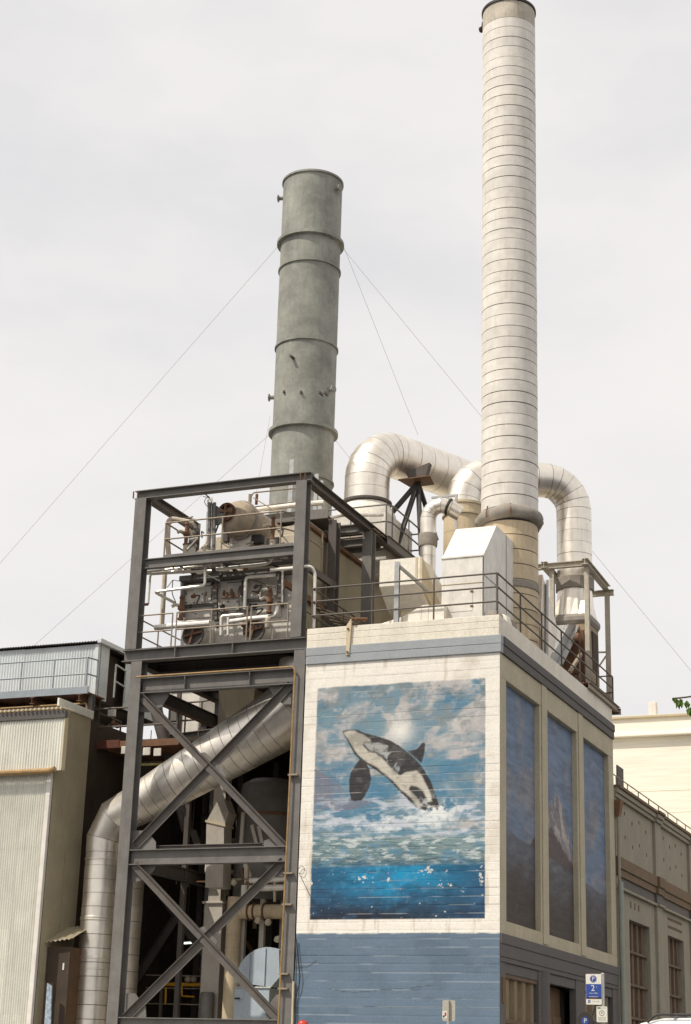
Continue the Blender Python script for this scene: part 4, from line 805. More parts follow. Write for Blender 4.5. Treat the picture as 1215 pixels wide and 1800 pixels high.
for (x, y) in ((371, 480), (757, 450)): MB().lathe([(.08, -.2), (.08, .2)], ay(*z1(x, y), 1.0 if x < 500 else .8), n=12).build('valve_neck', m_white_cas, bo, smooth=True)
q = ay(*zb(932, 470), .55); MB().lathe([(.07, 0), (.08, .02), (.08, .26), (.05, .3)], q, n=14).build('junction_pot', m_white_cas, bo, smooth=True)
for (a, b) in ((660, 270), (700, 268), (640, 255), (690, 245)):
    q = ay(*zb(a, b), YF-.2); MB().lathe([(.03, 0), (.05, .05), (.03, .16)], q, n=10).build('small_valve', m_rusty, bo, smooth=True)
MB().bar(ay(*zb(625, 270), YF-.2), ay(*zb(745, 258), YF-.2), .05, .04).build('valve_manifold', m_rusty, bo); MB().bar(ay(*zb(757, 190), YF-.2), ay(*zb(762, 250), YF-.2), .09, .09, (0, 1, 0)).build('control_box', m_steeld, bo)
q = ay(*zb(905, 250), YF-.25); MB().lathe([(.06, 0), (.11, .03), (.11, .12), (.05, .2), (.05, .3)], q, (1, -.2, 0), 12).build('actuator', m_rusrail, bo, smooth=True)
for k in range(34):      # small bore lines, conduits and fittings over the front
    a_ = random.uniform(390, 1000); b_ = random.uniform(60, 480); y_ = random.uniform(.95, YF-.1); l_ = random.uniform(30, 110); d_ = random.uniform(20, 80)
    mt = random.choice((m_rusty, m_steeld, m_rusrail, m_alup, m_black))
    zp(zb, [(a_, b_, y_), (a_+random.choice((-1, 1))*l_, b_-l_*.08, y_), (a_+l_*.9 if k % 3 else a_, b_+d_, y_)] if k % 2 else [(a_, b_, y_), (a_-4, b_+d_, y_)], random.uniform(.012, .03), mt)
    if k % 3 == 0: MB().lathe([(.03, 0), (.06, .02), (.06, .1), (.03, .14)], ay(*zb(a_, b_), y_), (random.uniform(-1, 1), -.6, random.uniform(-1, 1)), 10).build('fitting', random.choice((m_rusty, m_black, m_steeld)), bo, smooth=True)
for k in range(16):
    a_ = random.uniform(300, 800); b_ = random.uniform(330, 460); y_ = random.uniform(.8, 1.6)
    zp(z1, [(a_, b_, y_), (a_+random.uniform(-60, 60), b_-10, y_), (a_+random.uniform(-20, 20), b_+random.uniform(15, 60), y_)], random.uniform(.015, .035), random.choice((m_rusty, m_steeld, m_rusrail, m_black, m_alup)))
for (a_, b_, w_, h_) in ((405, 250, 20, 26), (560, 230, 24, 40), (760, 440, 30, 24), (690, 425, 26, 20)):
    q = ay(*z1(a_, b_+170 if b_ < 300 else b_), 1.3); MB().bbox((q.x-w_*.006, 1.25, q.z-h_*.006), (q.x+w_*.006, 1.45, q.z+h_*.006), .01).build('instrument_box', random.choice((m_steeld, m_black)), bo)
MB().bbox((-7.75, 1.84, 14.35), (-6.6, 1.898, 15.2), .01).build('lagging_panel', m_white_cas, bo); MB().bbox((-9.6, 1.84, 14.3), (-8.75, 1.898, 14.95), .01).build('lagging_panel', m_white_cas, bo)
# corrugated side of the boiler with top flashing
corr(bo, (-6.405, 1.6, 12.0), (0, 1, 0), 7.5, 3.45, m_corrt, .1, .013, (1, 0, 0), 'cladding_sheet', .9)
MB().bar((-6.36, 1.5, 15.52), (-6.36, 9.2, 15.52), .16, .1).build('flashing', m_rusty, bo); MB().bar((-6.3, .5, 13.35), (-6.3, 6.8, 13.35), .1, .16).build('ledger', m_rusty, bo)
for k in range(5): zp(lambda a, b: (a, b), [(556+k*8, 1068+k*7, 1.0+k*.2), (640, 1093+k*4, 4.0)], .03, m_rusrail)
for x, h in ((845, 65), (955, 130), (975, 160)):
    MB().bar(ay(*z1(x, h+5), 4.2), ay(*z1(x-12, h+240), 4.2), .14 if x < 900 else .12, .06, (0, 1, 0)).build('ladder_stringer', m_galv, bo)
# access platform beside the elbow duct
ap = thing('access_platform', 'steel access platform with grating beams at the elbow duct base', 'platform', (-6.6, 6, 15.9))
for (ya, x0, z_) in ((4.4, -8.6, 16.1), (4.9, -8.8, 15.82), (6.2, -8.8, 16.1), (8.9, -8.8, 16.1)):
    MB().ibeam((x0, ya, z_-.02), (-5.75, ya, z_-.02), .18, .24).build('beam', m_steel, ap)
for x in (-8.2, -7.0): MB().ibeam((x, 2.6, 15.86), (x, 9.0, 15.86), .18, .2).build('bearer', m_steeld, ap)
for k in range(7): MB().box((-8.6, 5.0+k*.62, 16.235), (-5.5, 5.5+k*.62, 16.26)).build('grating_panel', m_rusrail, ap)
MB().ibeam((-5.42, 5.9, 16.15), (-5.42, 9.3, 16.15), .1, .3).build('edge_channel', m_steel, ap)
MB().bbox((-8.3, 3.1, 16.05), (-6.2, 3.14, 16.35), .01).build('toe_board', m_steel, ap)
MB().box((-8.3, 3.14, 16.1), (-6.2, 4.3, 16.13)).build('landing', m_steeld, ap)
railing('access_railing', 'grey pipe railing around the access platform at the elbow duct', [(-7.9, 6.1, 16.27), (-5.55, 6.1, 16.27), (-5.42, 6.3, 16.27), (-5.42, 9.2, 16.27), (-6.6, 9.2, 16.27)], 1.1, (.5, 1), 1.5, m_steel, .026)
pipe(ap, [ax_(577, 912, -6.3), ax_(600, 905, -6.0), ax_(672, 905, -5.7)], .06, m_alup, 'pipe')

# ------------------------------------------------------------------ big diagonal duct
dd = thing('diagonal_duct', 'large silver duct rising diagonally behind the tower cross braces', 'duct', (-11.9, 1.5, 0))
DY = 1.45
P_ = [ay(a, b, DY) for a, b in ((181, 1500), (183, 1474), (203, 1436), (244, 1414), (480, 1273), (518, 1247))]
bot = V((P_[0].x, DY, 0)); v_ = subdivide([bot, P_[0]], .37)
dg, rg = subdivide([P_[3], P_[4]], .33, [.57, .84])
path = v_+P_[1:3]+dg+[P_[5], P_[5]+V((.28, 0, .5)), P_[5]+V((.33, 0, 1.3))]; rr = [.47]*len(v_)+[.48, .51]+rg+[.86, .8, .76]
duct(dd, path, rr, m_alu, 40, .012)
for y in (1510, 1613, 1617, 1685, 1704): q = ay(181, y, DY-.4); MB().lathe([(.475, 0), (.49, .01), (.49, .045), (.475, .055)], (bot.x, DY, q.z), n=36, cap0=False, cap1=False).build('strap_ring', m_alu, dd, smooth=True)
bd = thing('back_duct', 'dull tan vertical duct standing behind the left tower column', 'duct', (ay(226, 1700, 3.2).x, 3.2, 0))
q = ay(226, 1650, 3.2); duct(bd, subdivide([(q.x, 3.2, 0), (q.x, 3.2, 6.4)], .45), .34, m_alud, 28)

# ------------------------------------------------------------------ machinery under the boiler
IY = 4.0
t = thing('pale_column', 'pale box column with cap plate standing under the boiler', 'column', (ay(372, 1700, IY).x, IY, 0))
x0, x1 = ay(354, 1700, IY).x, ay(386, 1700, IY).x; zc = ay(370, 1587, IY).z
MB().bbox((x0, IY, .0), (x1, IY+.4, zc-.03), .01).build('lower_shaft', m_colpale, t); MB().bbox((x0-.06, IY-.06, zc-.025), (x1+.06, IY+.45, zc+.04), .01).build('cap_plate', m_colpale, t)
MB().ibeam(((x0+x1)/2, IY+.2, zc+.05), ((x0+x1)/2, IY+.2, 11.3), .38, .36, .03, .02, (0, 1, 0)).build('upper_shaft', m_colpale, t)
q = ay(365, 1534, IY-.1); MB().lathe([(.05, 0), (.08, .03), (.08, .24), (.03, .34)], q, n=12).build('bulkhead_lamp', m_white, t, smooth=True)
q = ay(362, 1549, IY-.1); MB().box((q.x-.25, IY-.2, q.z-.03), (q.x+.2, IY, q.z)).build('shelf_bracket', m_rusty, t)
t = thing('pale_hopper', 'pale pointed sheet-metal hopper below the diagonal duct', 'hopper', ay(382, 1485, 3.2))
MB().prism([ay(a, b, 3.2) for a, b in ((364, 1442), (381, 1410), (394, 1405), (402, 1428), (395, 1450))], (0, .5, 0)).build('hopper_top', m_colpale, t)
MB().prism([ay(a, b, 3.2) for a, b in ((363, 1445), (394, 1452), (392, 1560), (361, 1560))], (0, .5, 0)).build('hopper_leg', m_colpale, t); MB().prism([ay(a, b, 3.17) for a, b in ((361, 1441), (396, 1449), (396, 1453), (361, 1445))], (0, .56, 0)).build('rim', m_tan, t)
t = thing('grey_vessel', 'grey rounded steel vessel under the right end of the diagonal duct', 'tank', (ay(476, 1450, 4.6).x, 4.6, 0))
q = ay(474, 1425, 4.6); r_ = .95; zt_ = ay(474, 1366, 4.0).z; zm = ay(474, 1428, 3.7).z
MB().lathe([(r_, zm-2.4), (r_, zm-.02)], (q.x, 4.6, 0), n=28).build('lower_shell', m_steel, t, smooth=True)
MB().lathe([(r_+.04, zm-.04), (r_+.05, zm), (r_+.04, zm+.04)], (q.x, 4.6, 0), n=28).build('seam_ring', m_rusty, t, smooth=True)
MB().lathe([(r_, zm+.03), (r_*.86, zt_-.15), (r_*.6, zt_)], (q.x, 4.6, 0), n=28).build('upper_shell', m_steel, t, smooth=True)
for k in range(3): a = -1.9+k*.7; MB().bar((q.x+r_*.9*math.cos(a), 4.6+r_*.9*math.sin(a), 0), (q.x+r_*.9*math.cos(a), 4.6+r_*.9*math.sin(a), zm-2.4), .14, .14, (0, 1, 0)).build('leg', m_colpale, t)
for (xa, ya, xb, yb) in ((428, 1428, 424, 1486), (443, 1450, 452, 1486), (455, 1452, 462, 1486)):
    MB().bar(ay(xa, ya, 3.4), ay(xb, yb, 3.4), .1, .05, (0, 1, 0)).build('strut', m_colpale, t)
t = thing('dark_leaning_post', 'dark leaning steel post seen through the upper tower bay', 'post', ay(298, 1340, 4.2))
MB().tube([ay(274, 1245, 4.2), ay(302, 1350, 4.2), ay(330, 1460, 4.2)], .19, 14).build('post_shaft', m_steeld, t, smooth=True)
for (xa, ya, xb, yb) in ((342, 1460, 352, 1489), (330, 1440, 348, 1489)): MB().bar(ay(xa, ya, 4.2), ay(xb, yb, 4.2), .12, .1, (0, 1, 0)).build('stay', m_steeld, t)
# tee pipe
t = thing('tee_pipe', 'thick tan upright pipe with flanged side branch', 'pipe', (ay(412, 1700, 3.6).x, 3.6, 0))
q = ay(413, 1590, 3.6); r_ = .21
MB().lathe([(r_, 0), (r_, q.z+.2)], (q.x, 3.6, 0), n=24).build('riser', m_tanstk, t, smooth=True); MB().lathe([(r_+.015, 0), (r_+.015, .03)], (q.x, 3.6, ay(410, 1672, 3.6).z), n=24).build('seam_ring', m_tan, t, smooth=True)
b0 = ay(430, 1603, 3.6); MB().lathe([(.2, 0), (.2, 1.7)], (q.x, 3.6, b0.z), (1, 0, 0), 24).build('branch', m_tanstk, t, smooth=True)
for d in (.45, .62, .92): MB().lathe([(.2, 0), (.245, .005), (.245, .04), (.2, .045)], (q.x+d, 3.6, b0.z), (1, 0, 0), 24).build('flange', m_rusty, t, smooth=True)
# blower
t = thing('blower_fan', 'pale blue scroll-shaped blower fan housing at the tower foot', 'fan', (ay(455, 1760, 3.0).x, 3.0, 0))
c_ = ay(468, 1727, 3.0); r_ = .93; ri = c_.x-r_
pp = [(c_.x+r_*math.cos(a), 3.0, c_.z+r_*math.sin(a)) for a in [math.pi*(1-k/14*.62) for k in range(15)]]
edge = pp[-1]; pp += [(edge[0]+.05, 3.0, c_.z+.15), (c_.x+.15, 3.0, c_.z-.12)]
MB().prism(pp[::-1]+[(ri, 3.0, c_.z-.14)][:0], (0, 1.1, 0)).build('scroll', m_bluefan, t)
MB().bbox((ri, 2.98, .0), (c_.x+.12, 4.1, c_.z-.14), .01).build('inlet_box', m_bluefan, t); MB().bbox((ri-.03, 2.95, c_.z-.16), (c_.x+.16, 3.0, c_.z-.12), .006).build('flange', m_galv, t)
for d in (.42, .88): MB().box((ri+d-.012, 2.965, c_.z-.1), (ri+d+.012, 2.998, c_.z+math.sqrt(max(.05, r_*r_-(d-r_)**2))-.03)).build('rib', m_bluefan, t)
MB().tube([ay(448, 1752, 2.9)+V((-.6, 0, -.05)), ay(448, 1752, 2.9)+V((-.45, 0, -.05))], .025, 6).build('handle', m_black, t)
# piping skid
t = thing('gas_pipe_rack', 'yellow gas pipe rack with gauges and valves', 'pipe rack', (ay(340, 1740, 4.4).x, 4.4, 0))
pipe(t, [ay(288, 1730, 4.4), ay(365, 1731, 4.4)], .05, m_yellow); pipe(t, [ay(365, 1731, 4.4), ay(392, 1732, 4.4)], .04, m_yellow)
for x, y in ((315, 1713), (358, 1703), (388, 1716)): pipe(t, [ay(x, 1730, 4.4), ay(x, y, 4.4)], .022, m_yellow); MB().lathe([(.0, -.02), (.075, -.02), (.075, .02), (.0, .02)], ay(x, y, 4.35), (0, 1, 0), 14).build('gauge', m_white if x != 358 else m_black, t, smooth=True)
pipe(t, [ay(320, 1731, 4.4), ay(320, 1751, 4.4), ay(342, 1752, 4.4)], .025, m_yellow); pipe(t, [ay(292, 1735, 4.4), ay(291, 1765, 4.4)], .03, m_yellow)
for x in (330, 340, 376, 384): MB().lathe([(.05, 0), (.09, .04), (.09, .12), (.05, .16)], ay(x, 1727, 4.3), n=10).build('valve', m_rusrail, t, smooth=True)
for x in (286, 395): MB().bar((ay(x, 1730, 4.5).x, 4.5, 0), ay(x, 1716, 4.5), .08, .08, (0, 1, 0)).build('stanchion', m_steeld, t)
for y in (1716, 1738, 1766): MB().tube([ay(256, y-2, 4.5), ay(396, y+1, 4.5)], .018, 6).build('guard_rail', m_rusrail, t)
t = thing('grey_drum', 'small grey cylindrical drum in front of the yellow pipes', 'drum', (ay(365, 1780, 3.8).x, 3.8, 0))
q = ay(365, 1744, 3.8); MB().lathe([(.2, 0), (.2, q.z-.5), (.205, q.z-.48), (.2, q.z-.46), (.2, q.z-.05), (.17, q.z)], (q.x, 3.8, 0), n=24).build('drum_shell', m_steel, t, smooth=True)
for i, (xa, xb, y, mt, lb) in enumerate(((239, 266, 1639, m_lamp1, 'glowing yellow tube light deep under the boiler deck'), (324, 338, 1658, m_lamp2, 'glowing white tube light deep under the boiler deck'), (243, 286, 1344, m_tubey, 'pale yellow pipe below the rusty platform'))):
    yy = 7.0 if i < 2 else 3.4
    t = thing('tube_light_or_pipe', lb, 'light', ay((xa+xb)/2, y, yy)); MB().tube([ay(xa, y, yy), ay(xb, y-1, yy)], .03 if i < 2 else .04, 8).build('tube', mt, t); MB().bar(ay(xa, y, yy)+V((0, 0, .06)), ay(xb, y-1, yy)+V((0, 0, .06)), .1, .03).build('fitting', m_steeld, t)  # third piece is a plain painted pipe, not a lamp
    q = ay(xa+4, y, yy); MB().bar(q+V((0, 0, .07)), (q.x, yy, 10.9), .02, .02, (0, 1, 0)).build('hanger', m_steeld, t)
# valve cluster upper right of lower bay
t = thing('valve_tree', 'small rusty valve tree with pale insulated pipes beside the column', 'valve', ay(430, 1580, 3.4))
for pts_, r_, mt in ((((408, 1546), (470, 1544)), .03, m_rusrail), (((427, 1578), (427, 1525)), .04, m_rusty), (((430, 1556), (429, 1576)), .09, m_white), (((440, 1548), (505, 1545)), .08, m_alup), (((440, 1562), (505, 1560)), .09, m_alup), (((483, 1550), (483, 1585)), .04, m_white_cas), (((437, 1520), (437, 1580)), .025, m_rust_pipe)):
    pipe(t, [ay(a, b, 3.4) for a, b in pts_], r_, mt)
for (a, b) in ((410, 1555), (452, 1622), (470, 1625), (486, 1655)): MB().lathe([(.03, 0), (.09, .04), (.09, .12), (.03, .2)], ay(a, b, 3.5), (.5, -.5, .6), 10).build('hand_valve', m_white_cas, t, smooth=True)
MB().prism([ay(a, b, 3.9) for a, b in ((442, 1525), (468, 1527), (474, 1545), (442, 1545))], (0, .1, 0)).build('pale_plate', m_colpale, t)
# soffit hopper
t = thing('soffit_hopper', 'tan box hopper hanging beneath the boiler deck', 'hopper', ay(420, 1262, 2.6))
MB().prism([ay(a, b, 2.4) for a, b in ((384, 1213), (448, 1210), (446, 1235), (444, 1262), (398, 1262), (390, 1240))], (0, 1.0, 0)).build('hopper_shell', m_tan, t)
MB().prism([ay(a, b, 2.3) for a, b in ((372, 1160), (435, 1158), (436, 1180), (372, 1182))], (0, .5, 0)).build('duct_stub', m_tan, t)
for k in range(8):
    x = 330+k*22; MB().bar(ay(x, 1200+random.uniform(-8, 8), 2+k*.2), ay(x+40, 1196+random.uniform(-8, 8), 2+k*.2), .12, .1).build('bearer', m_steeld, t)

# ------------------------------------------------------------------ dark plant hall behind the tower
ph = thing('plant_hall', 'dark steel-sheet plant hall behind the tower', 'building', (-11, 10, 0))
corr(ph, (-24, 10.6, 0), (1, 0, 0), 18.6, 10.3, m_dark, .3, .04, (0, -1, 0), 'wall_sheet', 1.8)
MB().box((-24, 6.2, 10.3), (-5.42, 12, 10.45)).build('roof', m_dark, ph)
MB().box((-13.2, 1.82, 0), (-13.1, 10.5, 10.25)).build('side_wall', m_dark, ph)
for k in range(7):
    x = -13+k*1.25; MB().ibeam((x, 9.6, 0), (x, 9.6, 10.2), .2, .2, .02, .015, (0, 1, 0)).build('column', m_steeld, ph)
for z in (3.2, 6.4, 8.4): MB().ibeam((-13, 9.3, z), (-5.5, 9.3, z), .2, .25).build('girder', m_steeld, ph)
for k in range(16):
    x = random.uniform(-12.6, -6.3); z = random.uniform(2.5, 9); y = random.uniform(6.2, 8.8); l = random.uniform(.5, 2.2)
    if k % 2: pipe(ph, [(x, y, z), (x+l, y, z), (x+l, y, z-random.uniform(.5, 1.8))], random.uniform(.04, .1), random.choice((m_steeld, m_rusrail, m_rusty, m_tan)))
    else: MB().bar((x, y, z), (x+l, y, z-random.uniform(-1.0, 1.4)), .1, .12).build('hanger_bar', random.choice((m_steeld, m_rusty)), ph)
for (a, b, w) in ((298, 1545, 6), (306, 1548, 4), (326, 1552, 4), (284, 1544, 3)): q = ay(a, b, 8.0); MB().bbox((q.x-.05*w/3, 8, q.z-.12), (q.x+.05*w/3, 8.1, q.z+.12)).build('pale_box', m_tan, ph)
# pale roof house seen through the gap
t = thing('roof_penthouse', 'white sheet-metal penthouse on the plant hall roof seen through the tower', 'penthouse', ay(335, 1290, 9.0))
a, b = ay(296, 1296, 9.0), ay(352, 1222, 9.0)
MB().bbox((a.x, 9.0, 10.45), (b.x, 11.5, b.z+.25), .02).build('wall', m_white, t); MB().prism([(a.x-.1, 8.9, b.z+.252), (b.x+.1, 8.9, b.z+.252), (b.x+.1, 8.9, b.z+.32), (a.x-.1, 8.9, b.z+.32)], (0, 2.7, 0)).build('roof', m_hood, t)
q = ay(303, 1268, 8.99); MB().box((q.x-.15, 8.96, 10.6), (q.x+.35, 8.998, q.z+.5)).build('door', m_steel, t)
railing('rear_railing', 'dark railing on the plant hall roof in front of the white penthouse', [ay(296, 1300, 7.2), ay(352, 1296, 7.2), ay(388, 1290, 7.2)], 1.15, (.5, 1), .75, m_rail, .03)
t = thing('rear_gangway', 'dark steel gangway crossing behind the upper tower bay', 'gangway', ay(330, 1300, 7.0)); MB().ibeam(ay(294, 1300, 7.1), ay(395, 1286, 7.1), .2, .26).build('edge_beam', m_steel, t); MB().bar(ay(316, 1206, 7.0), ay(314, 1300, 7.0), .12, .12, (0, 1, 0)).build('post', m_steeld, t)
for (a, b) in ((362, 1278), (374, 1276)): q = ay(a, b, 7.3); MB().bbox((q.x-.25, 7.3, q.z-.5), (q.x+.22, 7.8, q.z+.35), .02).build('cabinet', m_steeld, t)

# ------------------------------------------------------------------ rusty side platform
t = thing('rusty_platform', 'rusty edged service platform beside the corrugated warehouse', 'platform', ay(240, 1320, 3.0))
a, b = ay(149, 1314, 2.6), ay(245, 1326, 2.6); zp_ = a.z
MB().bbox((a.x, 2.6, zp_-.06), (a.x+1.15, 2.66, zp_+.18), .01).build('edge_plate', m_brick, t); MB().bbox((a.x+1.16, 2.6, zp_-.06), (a.x+3.1, 2.66, zp_+.14), .01).build('edge_plate', m_rusty, t)
for k in range(6): MB().box((a.x+k*.55, 2.66, zp_), (a.x+k*.55+.52, 5.2, zp_+.03)).build('deck_plank', m_rusty, t)
for k in range(4): q = ay(213+k*19, 1318+k*1.2, 2.55); MB().bbox((q.x, 2.55, q.z-.12), (q.x+.24, 2.598, q.z+.1), .01).build('pale_panel', m_casing, t)
for (x) in (a.x+.1, a.x+3.0): MB().bar((x, 3.6, 0), (x, 3.6, zp_), .14, .14, (0, 1, 0)).build('leg', m_steeld, t)
railing('platform_guard', 'dark railing around the rusty service platform', [(a.x+.05, 4.5, zp_+.03), (a.x+.05, 2.64, zp_+.03), (a.x+3.0, 2.64, zp_+.03)], 1.1, (.5, 1), 1.45, m_rail, .03)
for (x, y, mt) in ((197, 1252, m_hood), (199, 1276, m_rusty), (192, 1282, m_rusty), (206, 1280, m_brick)):
    q = ay(x, y, 3.8); tag((MB().bbox(q+V((-.11, -.08, -.14)), q+V((.11, .08, .14)), .02) if y < 1260 else MB().lathe([(.04, 0), (.08, .03), (.08, .1), (.04, .16)], q, n=12)).build('wall_fitting', mt, base=q, smooth=y > 1260), {1252: 'white box fitting under the shed walkway', 1276: 'rusty valve fitting above the rusty platform', 1282: 'small rusty pipe fitting behind the platform rail', 1280: 'red-brown fitting behind the platform rail'}[y], 'fitting')

# ------------------------------------------------------------------ corrugated buildings on the left
wh = thing('corrugated_warehouse', 'tall zinc corrugated warehouse with overhanging upper bay', 'building', (-16, 2, 0))
XE = -12.9
corr(wh, (-21, 0, 0), (1, 0, 0), 21+XE-.12, 8.35, m_corr, .072, .017, (0, -1, 0), 'corrugated_sheet', .72, [1.9, 2.2, 2.2, 2.05])
MB().bbox((XE-.14, -.02, 0), (XE, .1, 8.33), .008).build('corner_trim', m_white, wh)
corr(wh, (XE, .1, 0), (0, 1, 0), 1.75, 10.2, m_corrt, .075, .009, (1, 0, 0), 'side_sheet', .9, [3.0, 3.4, 3.8])
MB().box((-21, .05, 0), (XE-.02, 1.85, 10.2)).build('core', m_dark, wh)
q0, q1 = ay(118, 1262, -.16), ay(108, 1352, -.16); XO = q1.x; zo0, zo1 = q1.z, q0.z
corr(wh, (-21, -.16, zo0), (1, 0, 0), 21+XO, zo1-zo0, m_corr, .085, .016, (0, -1, 0), 'overhang_sheet', .8)
MB().box((-21, -.14, zo0+.02), (XO-.02, .04, zo1)).build('overhang_core', m_dark, wh)
MB().bbox((-21, -.22, zo1), (XO+.02, -.1, zo1+.22), .01).build('fascia', m_bluedark, wh)
MB().bbox((XO-.02, -.19, zo0-.02), (XO+.015, .0, zo1+.02), .008).build('edge_trim', m_tan, wh)
MB().tube([(-21, -.26, zo0-.08), (XO-.3, -.26, zo0-.05), (XO-.14, -.26, zo0+.0)], .08, 10).build('gutter', m_rust_pipe, wh, smooth=True)
for k in range(24): x = XO-.1-k*.14; MB().tube([(x, -.3, zo1+.27), (x, .4, zo1+.3)], .035, 6).build('roof_corrugation', m_tan, wh)
MB().bbox((XE-.02, .0, 10.19), (XE+.05, 1.9, 10.42), .01).build('capping', m_corr, wh)
us = thing('upper_shed', 'pale blue-grey corrugated rooftop shed with dark doorway', 'shed', (-16, 4, 11))
XS, zs0, zs1 = -13.5, 11.12, 12.74
corr(us, (-21, 3.0, zs0), (1, 0, 0), 21+XS-.1, zs1-zs0, m_corrb, .098, .018, (0, -1, 0), 'wall_sheet', .98)
MB().bbox((XS-.12, 2.96, zs0), (XS, 3.1, zs1+.0), .006).build('corner_trim', m_corrb, us)
corr(us, (XS, 3.1, zs0), (0, 1, 0), .5, zs1-zs0, m_corrb, .098, .012, (1, 0, 0), 'side_sheet', .5)
MB().box((XS-.3, 3.6, zs0), (XS-.25, 4.6, zs1-.1)).build('doorway', m_dark, us); corr(us, (XS, 4.6, zs0), (0, 1, 0), 2.6, zs1-zs0, m_corrb, .098, .012, (1, 0, 0), 'side_sheet', 1.3)
MB().box((-21, 3.05, zs0), (XS-.31, 7.2, zs1-.02)).build('core', m_dark, us)
rv = []; k = 300
for i in range(k+1):
    x = -21+(21+XS+.12)*i/k; z = .02*math.cos(2*math.pi*x/.098); rv += [(x, 2.86, zs1+.06+z), (x, 7.4, zs1+.1+z)]
MB().add(rv, [(2*i, 2*i+2, 2*i+3, 2*i+1) for i in range(k)]).build('roof_sheet', m_steeld, us, smooth=True)
MB().bbox((XS+.0, 2.86, zs1+.0), (XS+.14, 7.3, zs1+.14), .01).build('verge_trim', m_corrb, us)
wk = thing('shed_walkway', 'steel walkway with kick plate below the rooftop shed', 'walkway', (-16, 2.4, 11))
MB().bbox((-21, 1.95, 10.98), (XS+.35, 2.0, 11.2), .006).build('kick_plate', m_bluerail, wk); MB().box((-21, 2.0, 11.0), (XS+.35, 2.95, 11.04)).build('deck_plate', m_rusty, wk)
for k in range(5): MB().ibeam((-13.4-k*1.6, 1.9, 10.86), (-13.4-k*1.6, 3.0, 10.86), .14, .2).build('bracket', m_rusty, wk)
pipe(wk, [(-21, 2.1, 10.72), (-13.25, 2.1, 10.72), (-13.15, 2.1, 10.1)], .03, m_rust_pipe); MB().ibeam((-13.2, 2.3, 10.2), (-13.2, 2.3, 11.0), .14, .14, .012, .01, (0, 1, 0)).build('post', m_steel, wk)
MB().box((-21, 2.9, 10.2), (-13.3, 3.0, 11.0)).build('back_plate', m_dark, wk)
railing('shed_railing', 'blue-grey pipe railing along the rooftop shed walkway', [(-20, 1.98, 11.05), (-13.25, 1.98, 11.05), (-13.15, 2.4, 11.05)], 1.02, (.52, 1), 1.15, m_bluerail, .024)
railing('door_railing', 'short grey railing beside the dark shed doorway', [ay(200, 1226, 3.4), ay(217, 1236, 4.4)], 1.0, (.5, 1), 1.2, m_galv, .03)
ln = thing('lean_to', 'dark red-brown lean-to shack with small corrugated roof', 'shack', (-12.5, .9, 0))
a, b = ay(90, 1657, .3), ay(140, 1640, .3)
MB().box((XE+.03, .5, 0), (XE+.75, 1.6, a.z-.1)).build('shack_body', m_door, ln); MB().box((XE+.3, .48, 0), (XE+.74, .498, a.z-.2)).build('dark_door', m_dark, ln); MB().box((XE+.03, .485, a.z-1.0), (XE+.74, .499, a.z-.12)).build('lintel_sheet', m_dark, ln)
rv = []
for i in range(31):
    x = XE+.02+.85*i/30; z = a.z+.3*(x-XE)*.4+.02*math.cos(i*1.3); rv += [(x, .3, z), (x, 1.5, z+.5)]
MB().add(rv, [(2*i, 2*i+2, 2*i+3, 2*i+1) for i in range(30)]).build('roof_sheet', m_corrt, ln, smooth=True)
q = ay(112, 1699, .47); MB().bbox((q.x-.03, .46, q.z-.09), (q.x+.02, .48, q.z+.09), .004).build('notice', m_white, ln)
gb_ = thing('leaning_board', 'blue-white stained board leaning against the warehouse side', 'board', ay(82, 1800, .2))
MB().prism([ay(a, b, .15) for a, b in ((83, 1728), (91, 1733), (88, 1830), (76, 1830))], (0, .04, 0)).build('board_sheet', M('stained_board', lin((150, 165, 178)), .7, var=.5, scale=14), gb_)

# ------------------------------------------------------------------ beige building on the right
bb = thing('beige_building', 'beige rendered brick building with pilasters and tall rusty windows', 'building', (-3, 26, 0))
XB = -.06
WN = [(13.75, 16.65), (19.45, 22.1), (25.0, 27.6)]; WT, WB_ = 5.55, .9; YE = 45
def bbx(n, y0, y1, za, zb_, x1=XB, mt=m_beige, x0=-.5): return MB().bbox((x0, y0, za), (x1, y1, zb_), .012).build(n, mt, bb)
MB().box((-8, 12.3, 0), (-.52, YE, 9.2)).build('core', m_beige, bb); MB().box((-.515, 12.0, 0), (-.505, YE, 9.0)).build('backing', m_dark, bb)
bbx('wall', 12.0, WN[0][0], 0, 9.35)
for i, (a, b) in enumerate(WN):
    nx_ = WN[i+1][0] if i < 2 else YE
    bbx('wall', a+.001, b-.001, WT, 9.35); bbx('wall', b, nx_, 0, 9.35); bbx('sill', a+.001, b-.001, 0, WB_)
    w_ = thing and MB().box((-.46, a, WB_), (-.44, b, WT)).build('window', m_glass, bb)
    n = 4
    for k in range(n): y = a+(b-a)*(k+.25)/n; MB().prism([(-.44, y, WB_), (-.24, y+.1, WB_), (-.24, y+(b-a)/n*.5, WB_), (-.44, y+(b-a)/n*.55, WB_)], (0, 0, WT-WB_)).build('louvre', m_window, w_)
    for z in (1.6, 2.6, 3.6, 4.6): MB().bbox((-.24, a, z-.04), (-.17, b, z+.04)).build('glazing_bar', m_window, w_)
bbx('pilaster', 17.45, 18.3, 0, 9.5, XB+.1, m_beige, XB-.02); bbx('pilaster', 23.2, 24.0, 0, 9.5, XB+.1, m_beige, XB-.02)
bbx('corner_strip', 11.98, 12.35, 0, 9.4, XB+.04, m_beige, XB-.02)
